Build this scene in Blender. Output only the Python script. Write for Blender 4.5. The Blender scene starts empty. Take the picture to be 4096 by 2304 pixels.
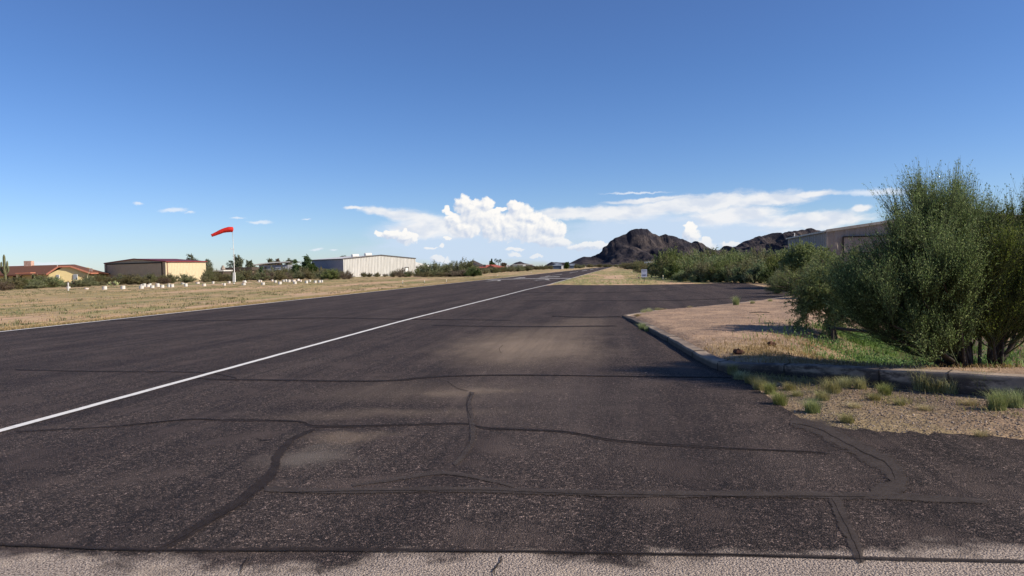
import bpy, math, random
import numpy as np
from mathutils import Vector, Matrix
rad = math.radians
S = bpy.context.scene
COL = S.collection

# ------------------------------------------------------------------ camera, sky, sun
CH = 1.6; FPX = 2950.0; PITCH = rad(1.58); ROLL = rad(1.15)
Fv = np.array([0, math.cos(PITCH), -math.sin(PITCH)])
U0 = np.array([0, math.sin(PITCH), math.cos(PITCH)])
R0 = np.array([1.0, 0, 0])
Rv = math.cos(ROLL)*R0 - math.sin(ROLL)*U0
Uv = math.sin(ROLL)*R0 + math.cos(ROLL)*U0
cd = bpy.data.cameras.new('camera'); cam = bpy.data.objects.new('camera', cd); COL.objects.link(cam)
M = Matrix([[Rv[0], Uv[0], -Fv[0], 0], [Rv[1], Uv[1], -Fv[1], 0], [Rv[2], Uv[2], -Fv[2], CH], [0, 0, 0, 1]])
cam.matrix_world = M
cd.sensor_width = 36; cd.lens = 36*FPX/4096; cd.clip_start = 0.05; cd.clip_end = 30000
S.camera = cam
SUN_EL = rad(34); SUN_AZ = rad(105)          # azimuth clockwise from +Y
sl = bpy.data.lights.new('sun', 'SUN'); sun = bpy.data.objects.new('sun', sl); COL.objects.link(sun)
sl.energy = 4.6; sl.angle = rad(0.5); sl.color = (1.0, 0.9, 0.74)
sd = Vector((math.sin(SUN_AZ)*math.cos(SUN_EL), math.cos(SUN_AZ)*math.cos(SUN_EL), math.sin(SUN_EL)))
sun.rotation_euler = sd.to_track_quat('Z', 'Y').to_euler(); sun.location = (60, -20, 60)
S.view_settings.view_transform = 'Standard'; S.view_settings.look = 'None'
S.view_settings.exposure = 0.35; S.view_settings.gamma = 1.0
S.render.engine = 'CYCLES'
try:
    S.cycles.max_bounces = 6; S.cycles.transparent_max_bounces = 12
except Exception: pass

def ray(px, py):
    d = Fv + (px-2048)/FPX*Rv - (py-1152)/FPX*Uv
    return d/d[1]
def G(px, py, z=0.0):
    """point of the level z seen at this place of the 4096 px wide photograph"""
    d = ray(px, py); k = (z-CH)/d[2]
    return np.array([d[0]*k, k, z])
def P(px, py, Y):
    d = ray(px, py)*Y
    return np.array([d[0], d[1], d[2]+CH])
def GD(px, Y):
    """ground point straight below column px at depth Y"""
    d = ray(px, 1100)
    return np.array([d[0]*Y, Y, 0.0])

# ---- node helpers
class NT:
    def __init__(s, tree): s.t = tree; s.n = tree.nodes; s.l = tree.links
    def add(s, typ, **kw):
        n = s.n.new(typ)
        for k, v in kw.items():
            if k == 'inp':
                for kk, vv in v.items():
                    if hasattr(vv, 'is_linked') or isinstance(vv, bpy.types.NodeSocket): s.l.new(vv, n.inputs[kk])
                    else: n.inputs[kk].default_value = vv
            else: setattr(n, k, v)
        return n
    def math(s, op, a, b=None, c=None, clamp=False):
        n = s.n.new('ShaderNodeMath'); n.operation = op; n.use_clamp = clamp
        for i, v in enumerate((a, b, c)):
            if v is None: continue
            if isinstance(v, bpy.types.NodeSocket): s.l.new(v, n.inputs[i])
            else: n.inputs[i].default_value = v
        return n.outputs[0]
    def mix(s, fac, a, b, typ='MIX'):
        n = s.n.new('ShaderNodeMix'); n.data_type = 'RGBA'; n.blend_type = typ
        for i, v in ((0, fac), (6, a), (7, b)):
            if isinstance(v, bpy.types.NodeSocket): s.l.new(v, n.inputs[i])
            else: n.inputs[i].default_value = (v if i == 0 else (v[0], v[1], v[2], 1))
        return n.outputs[2]
    def noise(s, vec, scale, detail=4, rough=.55, out=0, dist=0.0):
        n = s.n.new('ShaderNodeTexNoise'); n.inputs['Scale'].default_value = scale
        n.inputs['Detail'].default_value = detail; n.inputs['Roughness'].default_value = rough
        n.inputs['Distortion'].default_value = dist
        if vec is not None: s.l.new(vec, n.inputs['Vector'])
        return n.outputs[out]
    def ramp(s, fac, stops, interp='LINEAR'):
        n = s.n.new('ShaderNodeValToRGB'); n.color_ramp.interpolation = interp
        e = n.color_ramp.elements
        while len(e) < len(stops): e.new(.5)
        for i, (p, c) in enumerate(stops):
            e[i].position = p
            if not hasattr(c, '__len__'): c = (c, c, c)
            e[i].color = (c[0], c[1], c[2], 1)
        s.l.new(fac, n.inputs[0]); return n.outputs[0]
    def sstep(s, v, a, b):
        n = s.n.new('ShaderNodeMapRange'); n.interpolation_type = 'SMOOTHSTEP'
        s.l.new(v, n.inputs[0]); n.inputs[1].default_value = a; n.inputs[2].default_value = b
        n.inputs[3].default_value = 0; n.inputs[4].default_value = 1
        return n.outputs[0]
    def mapping(s, vec, loc=(0, 0, 0), rot=(0, 0, 0), sc=(1, 1, 1), typ='POINT'):
        n = s.n.new('ShaderNodeMapping'); n.vector_type = typ
        s.l.new(vec, n.inputs[0]); n.inputs[1].default_value = loc; n.inputs[2].default_value = rot; n.inputs[3].default_value = sc
        return n.outputs[0]

def uvpx(px, py):
    d = ray(px, py); return d[0], d[2]

def build_world():
    w = bpy.data.worlds.new('World'); S.world = w; w.use_nodes = True
    t = NT(w.node_tree); t.n.clear()
    out = t.add('ShaderNodeOutputWorld'); bg = t.add('ShaderNodeBackground')
    bg.inputs[1].default_value = 0.084; t.l.new(bg.outputs[0], out.inputs[0])
    sky = t.add('ShaderNodeTexSky', sky_type='NISHITA', sun_disc=False)
    sky.sun_elevation = SUN_EL; sky.sun_rotation = SUN_AZ
    sky.altitude = 700; sky.air_density = 1.0; sky.dust_density = 0.25; sky.ozone_density = 2.6
    hs = t.add('ShaderNodeHueSaturation'); hs.inputs['Saturation'].default_value = SKY_SAT; hs.inputs['Value'].default_value = SKY_VAL
    t.l.new(sky.outputs[0], hs.inputs['Color']); skyc = hs.outputs[0]
    w.cycles.sampling_method = 'NONE'
    tc = t.add('ShaderNodeTexCoord'); sep = t.add('ShaderNodeSeparateXYZ'); t.l.new(tc.outputs['Generated'], sep.inputs[0])
    ysafe = t.math('MAXIMUM', sep.outputs[1], 0.05)
    u = t.math('DIVIDE', sep.outputs[0], ysafe); v = t.math('DIVIDE', sep.outputs[2], ysafe)
    cmb = t.add('ShaderNodeCombineXYZ'); t.l.new(u, cmb.inputs[0]); t.l.new(v, cmb.inputs[1]); p = cmb.outputs[0]
    front = t.sstep(sep.outputs[1], 0.1, 0.3)
    skyc = t.mix(1.0, skyc, t.ramp(sep.outputs[2], [(0, (.80, .93, 1.26)), (.10, (.84, .93, 1.22)), (.25, (.86, .91, 1.16)), (.45, (1.05, .92, 1.12))]), 'MULTIPLY')
    K = 1/FPX
    def noise2(vec, sc, det, r, out=0):
        o_ = t.noise(vec, sc, det, r, out=out); o_.node.noise_dimensions = '2D'; return o_
    def warp(vec, sc, amt, det=2):
        n = noise2(vec, sc, det, .6, 1)
        a = t.add('ShaderNodeVectorMath', operation='SUBTRACT'); t.l.new(n, a.inputs[0]); a.inputs[1].default_value = (.5, .5, .5)
        b = t.add('ShaderNodeVectorMath', operation='MULTIPLY'); t.l.new(a.outputs[0], b.inputs[0]); b.inputs[1].default_value = (amt, amt, 0)
        c = t.add('ShaderNodeVectorMath', operation='ADD'); t.l.new(vec, c.inputs[0]); t.l.new(b.outputs[0], c.inputs[1])
        return c.outputs[0]
    def blobs(vec, lst, sm=.12, rot=0):
        if rot: vec = t.mapping(vec, rot=(0, 0, rot))
        acc = None
        for (cx, cy, rx, ry, *a) in lst:
            cu, cv = uvpx(cx, cy)
            if sm == .18 and rx > 28: rx *= 1.2; ry *= 1.2
            if rot: cu, cv = cu*math.cos(rot)-cv*math.sin(rot), cu*math.sin(rot)+cv*math.cos(rot)
            m = t.add('ShaderNodeVectorMath', operation='MULTIPLY_ADD'); t.l.new(vec, m.inputs[0])
            m.inputs[1].default_value = (1/(rx*K), 1/(ry*K), 0); m.inputs[2].default_value = (-cu/(rx*K), -cv/(ry*K), 0)
            ln = t.add('ShaderNodeVectorMath', operation='LENGTH'); t.l.new(m.outputs[0], ln.inputs[0])
            h = ln.outputs['Value']
            acc = h if acc is None else t.math('SMOOTH_MIN', acc, h, sm)
        return t.math('SUBTRACT', 1.0, acc)
    # --- crisp cumulus
    CUM = [(1851,806,32,26),(1936,816,46,32),(1885,838,62,36),(1921,868,84,42),(1785,836,15,20),(1797,852,18,14),(1808,866,24,16),(1816,885,44,26),(1960,910,44,40),
           (2016,874,22,15),(1863,915,66,34),(2057,830,36,28),(2088,862,54,38),(2130,874,42,30),(2185,905,52,38),
           (2223,926,40,38),(2196,957,66,36),(2110,915,74,56),(2008,836,26,10),(1990,848,26,16),(2240,972,50,18),(1985,905,60,60),(2040,900,60,60),
           (1517,936,28,14),(1572,938,38,19),(1626,950,46,26),(1657,950,24,22),(1618,924,14,16),
           (1793,955,20,8),(1762,984,13,14),(1719,991,30,5),(1762,1038,38,16),(2057,996,42,6),(2062,1017,28,14,-25),(2150,1027,26,8),
           (2759,912,27,26),(2766,942,36,30),(2826,962,26,22),(2820,985,44,20),(2924,978,46,16),(2347,985,100,15),(2402,974,34,11)]
    def cumF(vec, CUM=CUM):
        vw = warp(warp(vec, 45, .011), 190, .0040)
        base = blobs(vw, CUM, .18)
        n1 = noise2(vw, 90, 4, .55)
        vo = t.add('ShaderNodeTexVoronoi', feature='F1', voronoi_dimensions='2D'); vo.inputs['Scale'].default_value = 95
        t.l.new(vw, vo.inputs['Vector'])
        try: vo.inputs['Detail'].default_value = 2; vo.inputs['Roughness'].default_value = .5
        except Exception: pass
        f = t.math('ADD', base, t.math('MULTIPLY', t.math('SUBTRACT', n1, .5), .62))
        f = t.math('SUBTRACT', f, t.math('MULTIPLY', t.math('SUBTRACT', vo.outputs['Distance'], .4), .16))
        return f
    F = cumF(p)
    off = t.add('ShaderNodeVectorMath', operation='ADD'); t.l.new(p, off.inputs[0]); off.inputs[1].default_value = (.0040, .0034, 0)
    F2 = cumF(off.outputs[0], [q for q in CUM if q[2] > 29 and q[3] > 13])
    shade = t.math('MULTIPLY_ADD', t.math('SUBTRACT', F, F2), 1.5, .60, clamp=True)
    # cloud bases fade to the blue-grey of the air under them
    vfade = t.sstep(v, uvpx(2000, 1040)[1], uvpx(2000, 900)[1])
    shade = t.math('MULTIPLY', shade, t.math('MULTIPLY_ADD', vfade, .30, .70))
    cumc = t.mix(shade, (5.5, 6.2, 7.5), (9.3, 9.1, 8.8))
    cuma = t.math('MULTIPLY', t.sstep(F, -.04, .26), t.math('MULTIPLY_ADD', vfade, .25, .75))
    # --- smooth anvils
    ANV = [(1420,832,56,9,-6),(1500,846,100,20,-8),(1600,862,130,30,-8),(1700,884,130,42,-8),(1800,915,120,50,-6),(1700,920,160,40,-10)]
    ANR = [(3240,776,140,17,3),(3080,792,230,38,3),(2880,808,270,46,4),(2680,828,270,46,5),(2480,850,220,42,2),(2330,852,170,34,-2),(2260,850,160,34,-4),
           (2600,800,230,12,4),(3445,832,46,15,6),(3360,872,170,36,-3),(3220,885,260,44,-2),(2950,860,260,50,0)]
    pw = warp(p, 22, .012, 4)
    A = t.math('SMOOTH_MAX', blobs(pw, ANV, .25, rad(7)), blobs(pw, ANR, .25, rad(-3)), .25)
    st = noise2(t.mapping(pw, sc=(1, 4.5, 1)), 18, 4, .6)
    A = t.math('ADD', A, t.math('MULTIPLY', t.math('SUBTRACT', st, .5), .9))
    anva = t.math('MULTIPLY', t.sstep(A, -.05, .60), .92)
    sh = noise2(t.mapping(pw, sc=(1, 2.5, 1)), 26, 3, .5)
    anvc = t.mix(t.sstep(sh, .3, .65), (6.6, 7.1, 8.0), (8.5, 8.5, 8.6))
    # --- thin veil under the storm and faint wisps
    VEIL = [(2750,930,760,110),(1900,985,520,90),(2300,1010,900,60),(1750,930,300,80)]
    vl = blobs(warp(p, 9, .03), VEIL, .3)
    vela = t.math('MULTIPLY', t.sstep(t.math('ADD', vl, t.math('MULTIPLY', t.math('SUBTRACT', st, .5), .5)), -.10, .55), .88)
    WISP = [(700,840,72,13,-2),(760,850,30,8,-12),(1040,888,62,8,-8),(950,872,40,5,0),(555,815,30,8,-30),(1265,997,36,6,-6),(1225,876,26,4,0),
            (1335,1000,26,4,0),(70,1062,60,8),(190,1056,110,10),(2540,772,170,6,6),(3500,770,200,20,8)]
    wb = blobs(warp(p, 60, .008, 4), WISP, .1)
    wisa = t.math('MULTIPLY', t.sstep(t.math('ADD', wb, t.math('MULTIPLY', t.math('SUBTRACT', st, .5), .8)), .0, .8), .75)
    c = t.mix(t.math('MULTIPLY', vela, front), skyc, (5.6, 6.8, 8.5))
    c = t.mix(t.math('MULTIPLY', wisa, front), c, (7.6, 8.1, 8.9))
    c = t.mix(t.math('MULTIPLY', anva, front), c, anvc)
    c = t.mix(t.math('MULTIPLY', cuma, front), c, cumc)
    t.l.new(c, bg.inputs[0])
SKY_SAT = 1.17; SKY_VAL = 1.0
build_world()

# ------------------------------------------------------------------ object helpers
def mesh(name, V, F, mat=None, smooth=False):
    V = np.asarray(V, dtype=np.float32).reshape(-1, 3)
    me = bpy.data.meshes.new(name)
    if isinstance(F, np.ndarray):
        k = F.shape[1]; nf = F.shape[0]
        me.vertices.add(len(V)); me.vertices.foreach_set('co', V.ravel())
        me.loops.add(nf*k); me.loops.foreach_set('vertex_index', F.astype(np.int32).ravel())
        me.polygons.add(nf); me.polygons.foreach_set('loop_start', np.arange(0, nf*k, k, dtype=np.int32))
        me.update(calc_edges=True)
    else:
        me.from_pydata([tuple(map(float, v)) for v in V], [], F)
    if mat is not None: me.materials.append(mat)
    if smooth: me.polygons.foreach_set('use_smooth', [True]*len(me.polygons))
    me.update(); return me
def obj(name, me, parent=None, label=None, cat=None, group=None, kind=None, loc=None):
    o = bpy.data.objects.new(name, me); COL.objects.link(o)
    if parent is not None: o.parent = parent
    if loc is not None: o.location = loc
    tag(o, label, cat, group, kind); return o
def tag(o, label=None, cat=None, group=None, kind=None):
    if label: o['label'] = label
    if cat: o['category'] = cat
    if group: o['group'] = group
    if kind: o['kind'] = kind
    return o
def thing(name, loc, label, cat, group=None, rz=0.0):
    o = bpy.data.objects.new(name, None); COL.objects.link(o); o.empty_display_size = .2
    o.location = tuple(map(float, loc)); o.rotation_euler = (0, 0, rz); return tag(o, label, cat, group)
def dup(o, parent=None):
    c = o.copy(); COL.objects.link(c)
    if parent is not None: c.parent = parent
    for ch in list(o.children): dup(ch, c)
    return c

class MB:
    def __init__(s): s.v = []; s.f = []
    def add(s, V, F):
        o = len(s.v); s.v += [tuple(map(float, p)) for p in V]; s.f += [tuple(i+o for i in f) for f in F]; return s
    def box(s, c, d, rz=0.0):
        cx, cy, cz = c; a, b, h = d[0]/2, d[1]/2, d[2]/2; cs, sn = math.cos(rz), math.sin(rz)
        V = [(cx+x*a*cs-y*b*sn, cy+x*a*sn+y*b*cs, cz+z*h) for z in (-1, 1) for x, y in ((-1, -1), (1, -1), (1, 1), (-1, 1))]
        return s.add(V, [(3, 2, 1, 0), (4, 5, 6, 7), (0, 1, 5, 4), (1, 2, 6, 5), (2, 3, 7, 6), (3, 0, 4, 7)])
    def slab(s, a, b, w, t):
        """bar from a to b, width w across, thickness t"""
        a = Vector(a); b = Vector(b); d = (b-a).normalized(); up = Vector((0, 0, 1)) if abs(d.z) < .95 else Vector((1, 0, 0))
        x = d.cross(up).normalized()*w/2; y = x.cross(d).normalized()*t/2
        V = [p+i*x+j*y for p in (a, b) for i, j in ((-1, -1), (1, -1), (1, 1), (-1, 1))]
        return s.add(V, [(3, 2, 1, 0), (4, 5, 6, 7), (0, 1, 5, 4), (1, 2, 6, 5), (2, 3, 7, 6), (3, 0, 4, 7)])
    def tube(s, pts, rs, k=10, caps=True):
        V, F = tubes(np.array([pts], float), np.array([rs], float), k); n = len(pts)
        F = [tuple(f) for f in F]
        if caps: F += [tuple(range(k-1, -1, -1)), tuple(range((n-1)*k, n*k))]
        return s.add(V, F)
    def lathe(s, c, prof, k=16):
        V = []; F = []
        for (r, z) in prof:
            for i in range(k):
                a = 2*math.pi*i/k; V.append((c[0]+r*math.cos(a), c[1]+r*math.sin(a), c[2]+z))
        for j in range(len(prof)-1):
            for i in range(k): F.append((j*k+i, j*k+(i+1) % k, (j+1)*k+(i+1) % k, (j+1)*k+i))
        F.append(tuple(range(k-1, -1, -1))); F.append(tuple(range((len(prof)-1)*k, len(prof)*k)))
        return s.add(V, F)
    def build(s, name, mat, parent=None, smooth=False, **kw):
        return obj(name, mesh(name, s.v, s.f, mat, smooth), parent, **kw)

def tubes(Pl, R, k=3):
    """Pl (n,m,3) polylines, R (n,m) radii -> verts, quads"""
    n, m, _ = Pl.shape
    T = np.gradient(Pl, axis=1); T /= np.linalg.norm(T, axis=2, keepdims=True)+1e-9
    ref = np.where(np.abs(T[..., 2:3]) > .9, np.array([1., 0, 0]), np.array([0, 0, 1.]))
    A = np.cross(T, ref); A /= np.linalg.norm(A, axis=2, keepdims=True)+1e-9
    B = np.cross(T, A)
    ang = np.arange(k)*2*math.pi/k
    V = Pl[:, :, None, :] + R[:, :, None, None]*(A[:, :, None, :]*np.cos(ang)[None, None, :, None] + B[:, :, None, :]*np.sin(ang)[None, None, :, None])
    idx = np.arange(n*m*k).reshape(n, m, k)
    a = idx[:, :-1, :]; b = np.roll(idx, -1, axis=2)[:, :-1, :]; c = np.roll(idx, -1, axis=2)[:, 1:, :]; d = idx[:, 1:, :]
    return V.reshape(-1, 3), np.stack([a, d, c, b], -1).reshape(-1, 4)

# ------------------------------------------------------------------ materials
def mat_base(name):
    m = bpy.data.materials.new(name); m.use_nodes = True; t = NT(m.node_tree)
    b = t.n['Principled BSDF']; b.inputs['Specular IOR Level'].default_value = .25
    return m, t, b
def pm(name, c1, c2=None, scale=3.0, rough=.8, bump=0.0, bscale=None, spec=.25, metal=0.0, stretch=(1, 1, 1), lo=.35, hi=.65):
    m, t, b = mat_base(name); c2 = c2 or tuple(x*.75 for x in c1)
    tc = t.add('ShaderNodeTexCoord'); v = t.mapping(tc.outputs['Object'], sc=stretch)
    n = t.noise(v, scale, 6, .6); c = t.mix(t.sstep(n, lo, hi), c1, c2)
    t.l.new(c, b.inputs['Base Color']); b.inputs['Roughness'].default_value = rough; b.inputs['Metallic'].default_value = metal
    b.inputs['Specular IOR Level'].default_value = spec
    if bump:
        n2 = t.noise(v, bscale or scale*4, 5, .6); bp = t.add('ShaderNodeBump'); bp.inputs['Strength'].default_value = .6
        bp.inputs['Distance'].default_value = bump; t.l.new(n2, bp.inputs['Height']); t.l.new(bp.outputs[0], b.inputs['Normal'])
    return m
def leafmat(name, c1, c2, c3=None, trans=.35, rough=.6):
    m, t, b = mat_base(name)
    g = t.add('ShaderNodeNewGeometry'); oi = t.add('ShaderNodeObjectInfo')
    c = t.ramp(g.outputs['Random Per Island'], [(0, c1), (.6, c2), (1, c3 or c2)])
    hv = t.add('ShaderNodeHueSaturation'); t.l.new(c, hv.inputs['Color'])
    t.l.new(t.math('MULTIPLY_ADD', oi.outputs['Random'], .5, .75), hv.inputs['Value'])
    t.l.new(t.math('MULTIPLY_ADD', oi.outputs['Random'], .03, .485), hv.inputs['Hue'])
    t.l.new(t.math('MULTIPLY_ADD', oi.outputs['Random'], -.3, 1.1), hv.inputs['Saturation'])
    t.l.new(hv.outputs[0], b.inputs['Base Color']); b.inputs['Roughness'].default_value = rough
    tr = t.add('ShaderNodeBsdfTranslucent'); t.l.new(hv.outputs[0], tr.inputs[0])
    mx = t.add('ShaderNodeMixShader'); mx.inputs[0].default_value = trans
    t.l.new(b.outputs[0], mx.inputs[1]); t.l.new(tr.outputs[0], mx.inputs[2]); t.l.new(mx.outputs[0], t.n['Material Output'].inputs[0])
    return m

# runway direction (level vanishing point of its edges)
vd = ray(2470, 1063); RA = math.atan2(vd[0], 1.0)
RD = np.array([math.sin(RA), math.cos(RA), 0]); RN = np.array([math.cos(RA), -math.sin(RA), 0])
def st(p): return float(np.dot(p, RD)), float(np.dot(p, RN))
def W(s, t, z=0.0): return RD*s + RN*t + np.array([0, 0, z])

def asphalt_mat():
    m, t, b = mat_base('asphalt')
    tc = t.add('ShaderNodeTexCoord'); o = tc.outputs['Object']
    rv = t.mapping(o, rot=(0, 0, RA))                    # local y along the runway
    stre = t.mapping(rv, sc=(1, .045, 1))
    s1 = t.noise(stre, 1.1, 5, .6); s2 = t.noise(stre, 4.5, 4, .6); blot = t.noise(t.mapping(rv, sc=(1, .35, 1)), .8, 6, .65)
    cross = t.noise(t.mapping(o, rot=(0, 0, rad(4)), sc=(.12, 1, 1)), .8, 4, .6)
    c = t.mix(t.sstep(s1, .38, .64), (.036, .0265, .0235), (.066, .050, .043))
    c = t.mix(t.math('MULTIPLY', t.sstep(blot, .4, .7), .55), c, (.084, .065, .055))
    c = t.mix(t.math('MULTIPLY', t.sstep(s2, .50, .66), .55), c, (.028, .0215, .020))
    c = t.mix(t.math('MULTIPLY', t.sstep(cross, .55, .72), .4), c, (.032, .024, .022))
    # aggregate
    vo = t.add('ShaderNodeTexVoronoi'); vo.inputs['Scale'].default_value = 95; t.l.new(o, vo.inputs['Vector'])
    sc_ = t.add('ShaderNodeSeparateColor'); t.l.new(vo.outputs['Color'], sc_.inputs[0])
    ag = t.ramp(sc_.outputs[0], [(0, .22), (.35, .6), (.72, 1.2), (.9, 2.0), (1, 3.8)])
    vo2 = t.add('ShaderNodeTexVoronoi'); vo2.inputs['Scale'].default_value = 42; t.l.new(o, vo2.inputs['Vector'])
    sc2_ = t.add('ShaderNodeSeparateColor'); t.l.new(vo2.outputs['Color'], sc2_.inputs[0])
    ag = t.mix(1.0, ag, t.ramp(sc2_.outputs[1], [(0, .45), (.5, .85), (.85, 1.25), (1, 2.0)]), 'MULTIPLY')
    ag = t.mix(1.0, ag, t.ramp(vo.outputs['Distance'], [(.1, 1.35), (.6, .45)]), 'MULTIPLY')
    mo = t.noise(o, 1.3, 4, .65)
    agm = t.mix(t.sstep(mo, .28, .52), (.95, .95, .95), ag); agm = t.mix(.9, (1, 1, 1), agm)
    c = t.mix(1.0, c, agm, 'MULTIPLY')
    fine = t.noise(o, 60, 4, .8); c = t.mix(1.0, c, t.ramp(fine, [(.3, .55), (.7, 1.45)]), 'MULTIPLY')
    c = t.mix(1.0, c, (1.52, 1.46, 1.42), 'MULTIPLY')
    wv = t.noise(o, 1.2, 5, .65, out=1)
    wa = t.add('ShaderNodeVectorMath', operation='MULTIPLY_ADD'); t.l.new(wv, wa.inputs[0]); wa.inputs[1].default_value = (1.2, 1.2, 0); 
    t.l.new(o, wa.inputs[2]); ow = wa.outputs[0]
    def patch(px, py, rx, ry, col, amt, rot=0.0, thr=(-.35, 1.0)):
        nonlocal c
        g = G(px, py); m_ = t.mapping(ow, (g[0]+.6, g[1]+.6, 0), (0, 0, rot), (rx, ry, 50), 'TEXTURE')
        ln = t.add('ShaderNodeVectorMath', operation='LENGTH'); t.l.new(m_, ln.inputs[0])
        f = t.math('SUBTRACT', 1.0, ln.outputs['Value'])
        f = t.math('ADD', f, t.math('MULTIPLY', t.math('SUBTRACT', blot, .5), .8))
        f = t.math('MULTIPLY', t.math('MULTIPLY', t.sstep(f, *thr), amt), t.math('MULTIPLY_ADD', t.sstep(s2, .35, .65), .3, .7))
        c = t.mix(f, c, col)
    DUST = (.30, .225, .16)
    patch(2090, 1385, 1.7, 3.3, DUST, .9); patch(2200, 1330, 1.3, 3.4, DUST, .4); patch(1700, 1560, 1.6, 1.0, DUST, .25)
    patch(1560, 1655, 1.4, .35, DUST, .3); patch(1880, 1565, .7, .3, DUST, .5); patch(1370, 1760, .5, .28, DUST, .5)
    patch(1250, 1830, .4, .4, (.2, .17, .14), .6); patch(2350, 1290, .9, 3, DUST, .4); patch(2250, 1600, 1.4, 3, (.13, .10, .085), .35); patch(3200, 1850, .8, .8, (.13, .10, .085), .3)
    # pale bare strip nearest the camera (old concrete under the worn seal coat)
    sp = t.add('ShaderNodeSeparateXYZ'); t.l.new(ow, sp.inputs[0])
    ye = G(2048, 2232)[1] + .6
    ww = t.noise(o, 2.2, 5, .7)
    e = t.math('ADD', sp.outputs[1], t.math('MULTIPLY', t.math('SUBTRACT', ww, .5), .30))
    slab = t.math('SUBTRACT', 1.0, t.sstep(t.math('ADD', t.math('MULTIPLY_ADD', t.math('SUBTRACT', e, ye), 1.0, .5), 0.0), .40, .62))
    g2 = t.noise(o, 70, 2, .6)
    cc = t.mix(t.sstep(g2, .36, .56), (.11, .085, .075), (.48, .39, .32))
    cc = t.mix(t.math('MULTIPLY', t.sstep(ww, .48, .62), .5), cc, (.55, .44, .34))
    cc = t.mix(t.math('MULTIPLY', t.sstep(t.noise(o, 1.1, 5, .7), .52, .66), .6), cc, (.17, .135, .12))
    c = t.mix(t.math('MULTIPLY', slab, .95), c, cc)
    t.l.new(c, b.inputs['Base Color']); b.inputs['Roughness'].default_value = .82; b.inputs['Specular IOR Level'].default_value = .18
    hsum = t.math('ADD', t.math('MULTIPLY', vo.outputs['Distance'], -1.0), t.math('MULTIPLY', fine, .8))
    bp = t.add('ShaderNodeBump'); bp.inputs['Strength'].default_value = .8; bp.inputs['Distance'].default_value = .012
    t.l.new(hsum, bp.inputs['Height']); t.l.new(bp.outputs[0], b.inputs['Normal'])
    return m

def ground_mat():
    m, t, b = mat_base('desert ground')
    tc = t.add('ShaderNodeTexCoord'); o = tc.outputs['Object']
    rv = t.mapping(o, rot=(0, 0, RA)); mow = t.mapping(rv, sc=(1, .10, 1))
    a = t.noise(mow, .55, 5, .62); bb = t.noise(mow, 1.6, 5, .6); f = t.noise(o, 9, 5, .7); big = t.noise(o, .06, 4, .6)
    c = t.mix(t.sstep(a, .42, .58), (.56, .37, .225), (.46, .35, .165))
    c = t.mix(t.math('MULTIPLY', t.sstep(bb, .48, .60), .75), c, (.20, .18, .08))
    c = t.mix(t.math('MULTIPLY', t.sstep(t.noise(mow, .9, 4, .5), .56, .64), .75), c, (.62, .40, .26))
    c = t.mix(t.math('MULTIPLY', t.sstep(t.noise(t.mapping(rv, loc=(30, 4, 0), sc=(1, .35, 1)), .16, 4, .6), .53, .63), .75), c, (.19, .235, .075))
    c = t.mix(t.math('MULTIPLY', t.sstep(big, .45, .7), .3), c, (.30, .24, .14))
    c = t.mix(1.0, c, t.ramp(f, [(.28, .45), (.5, 1.0), (.75, 1.4)]), 'MULTIPLY')
    c = t.mix(1.0, c, t.ramp(t.noise(o, 2.2, 4, .7), [(.3, .75), (.7, 1.15)]), 'MULTIPLY')
    wide = t.noise(t.mapping(rv, loc=(7, 3, 0), sc=(1, .06, 1)), .17, 4, .6)
    c = t.mix(t.math('MULTIPLY', t.sstep(wide, .50, .60), .6), c, (.22, .21, .10)); c = t.mix(t.math('MULTIPLY', t.math('SUBTRACT', 1.0, t.sstep(wide, .38, .46)), .7), c, (.60, .39, .27))
    # masks painted as a stored attribute of what covers the soil where (gravel, leaf litter, green verge)
    at = t.add('ShaderNodeAttribute', attribute_name='cover'); sc_ = t.add('ShaderNodeSeparateColor'); t.l.new(at.outputs['Color'], sc_.inputs[0])
    vo = t.add('ShaderNodeTexVoronoi'); vo.inputs['Scale'].default_value = 28; t.l.new(o, vo.inputs['Vector'])
    s2 = t.add('ShaderNodeSeparateColor'); t.l.new(vo.outputs['Color'], s2.inputs[0])
    gr = t.mix(s2.outputs[0], (.19, .135, .10), (.43, .30, .21)); gr = t.mix(t.sstep(t.noise(o, 1.2, 5, .6), .4, .65), gr, (.47, .32, .215))
    gr = t.mix(1.0, gr, t.ramp(f, [(.25, .55), (.7, 1.25)]), 'MULTIPLY')
    c = t.mix(sc_.outputs[0], c, gr)                                       # R pink gravel
    dk = t.mix(s2.outputs[1], (.065, .05, .043), (.21, .155, .12)); c = t.mix(sc_.outputs[1], c, dk)     # G dark roadside chippings
    gn = t.mix(t.noise(o, 3, 4, .6), (.05, .075, .02), (.13, .13, .05)); c = t.mix(sc_.outputs[2], c, gn) # B damp green ditch
    t.l.new(c, b.inputs['Base Color']); b.inputs['Roughness'].default_value = .95; b.inputs['Specular IOR Level'].default_value = .1
    bp = t.add('ShaderNodeBump'); bp.inputs['Strength'].default_value = .8; bp.inputs['Distance'].default_value = .03
    hh = t.math('ADD', t.noise(o, 16, 4, .7), t.math('MULTIPLY', vo.outputs['Distance'], -.4)); t.l.new(hh, bp.inputs['Height'])
    t.l.new(bp.outputs[0], b.inputs['Normal'])
    return m

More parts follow.
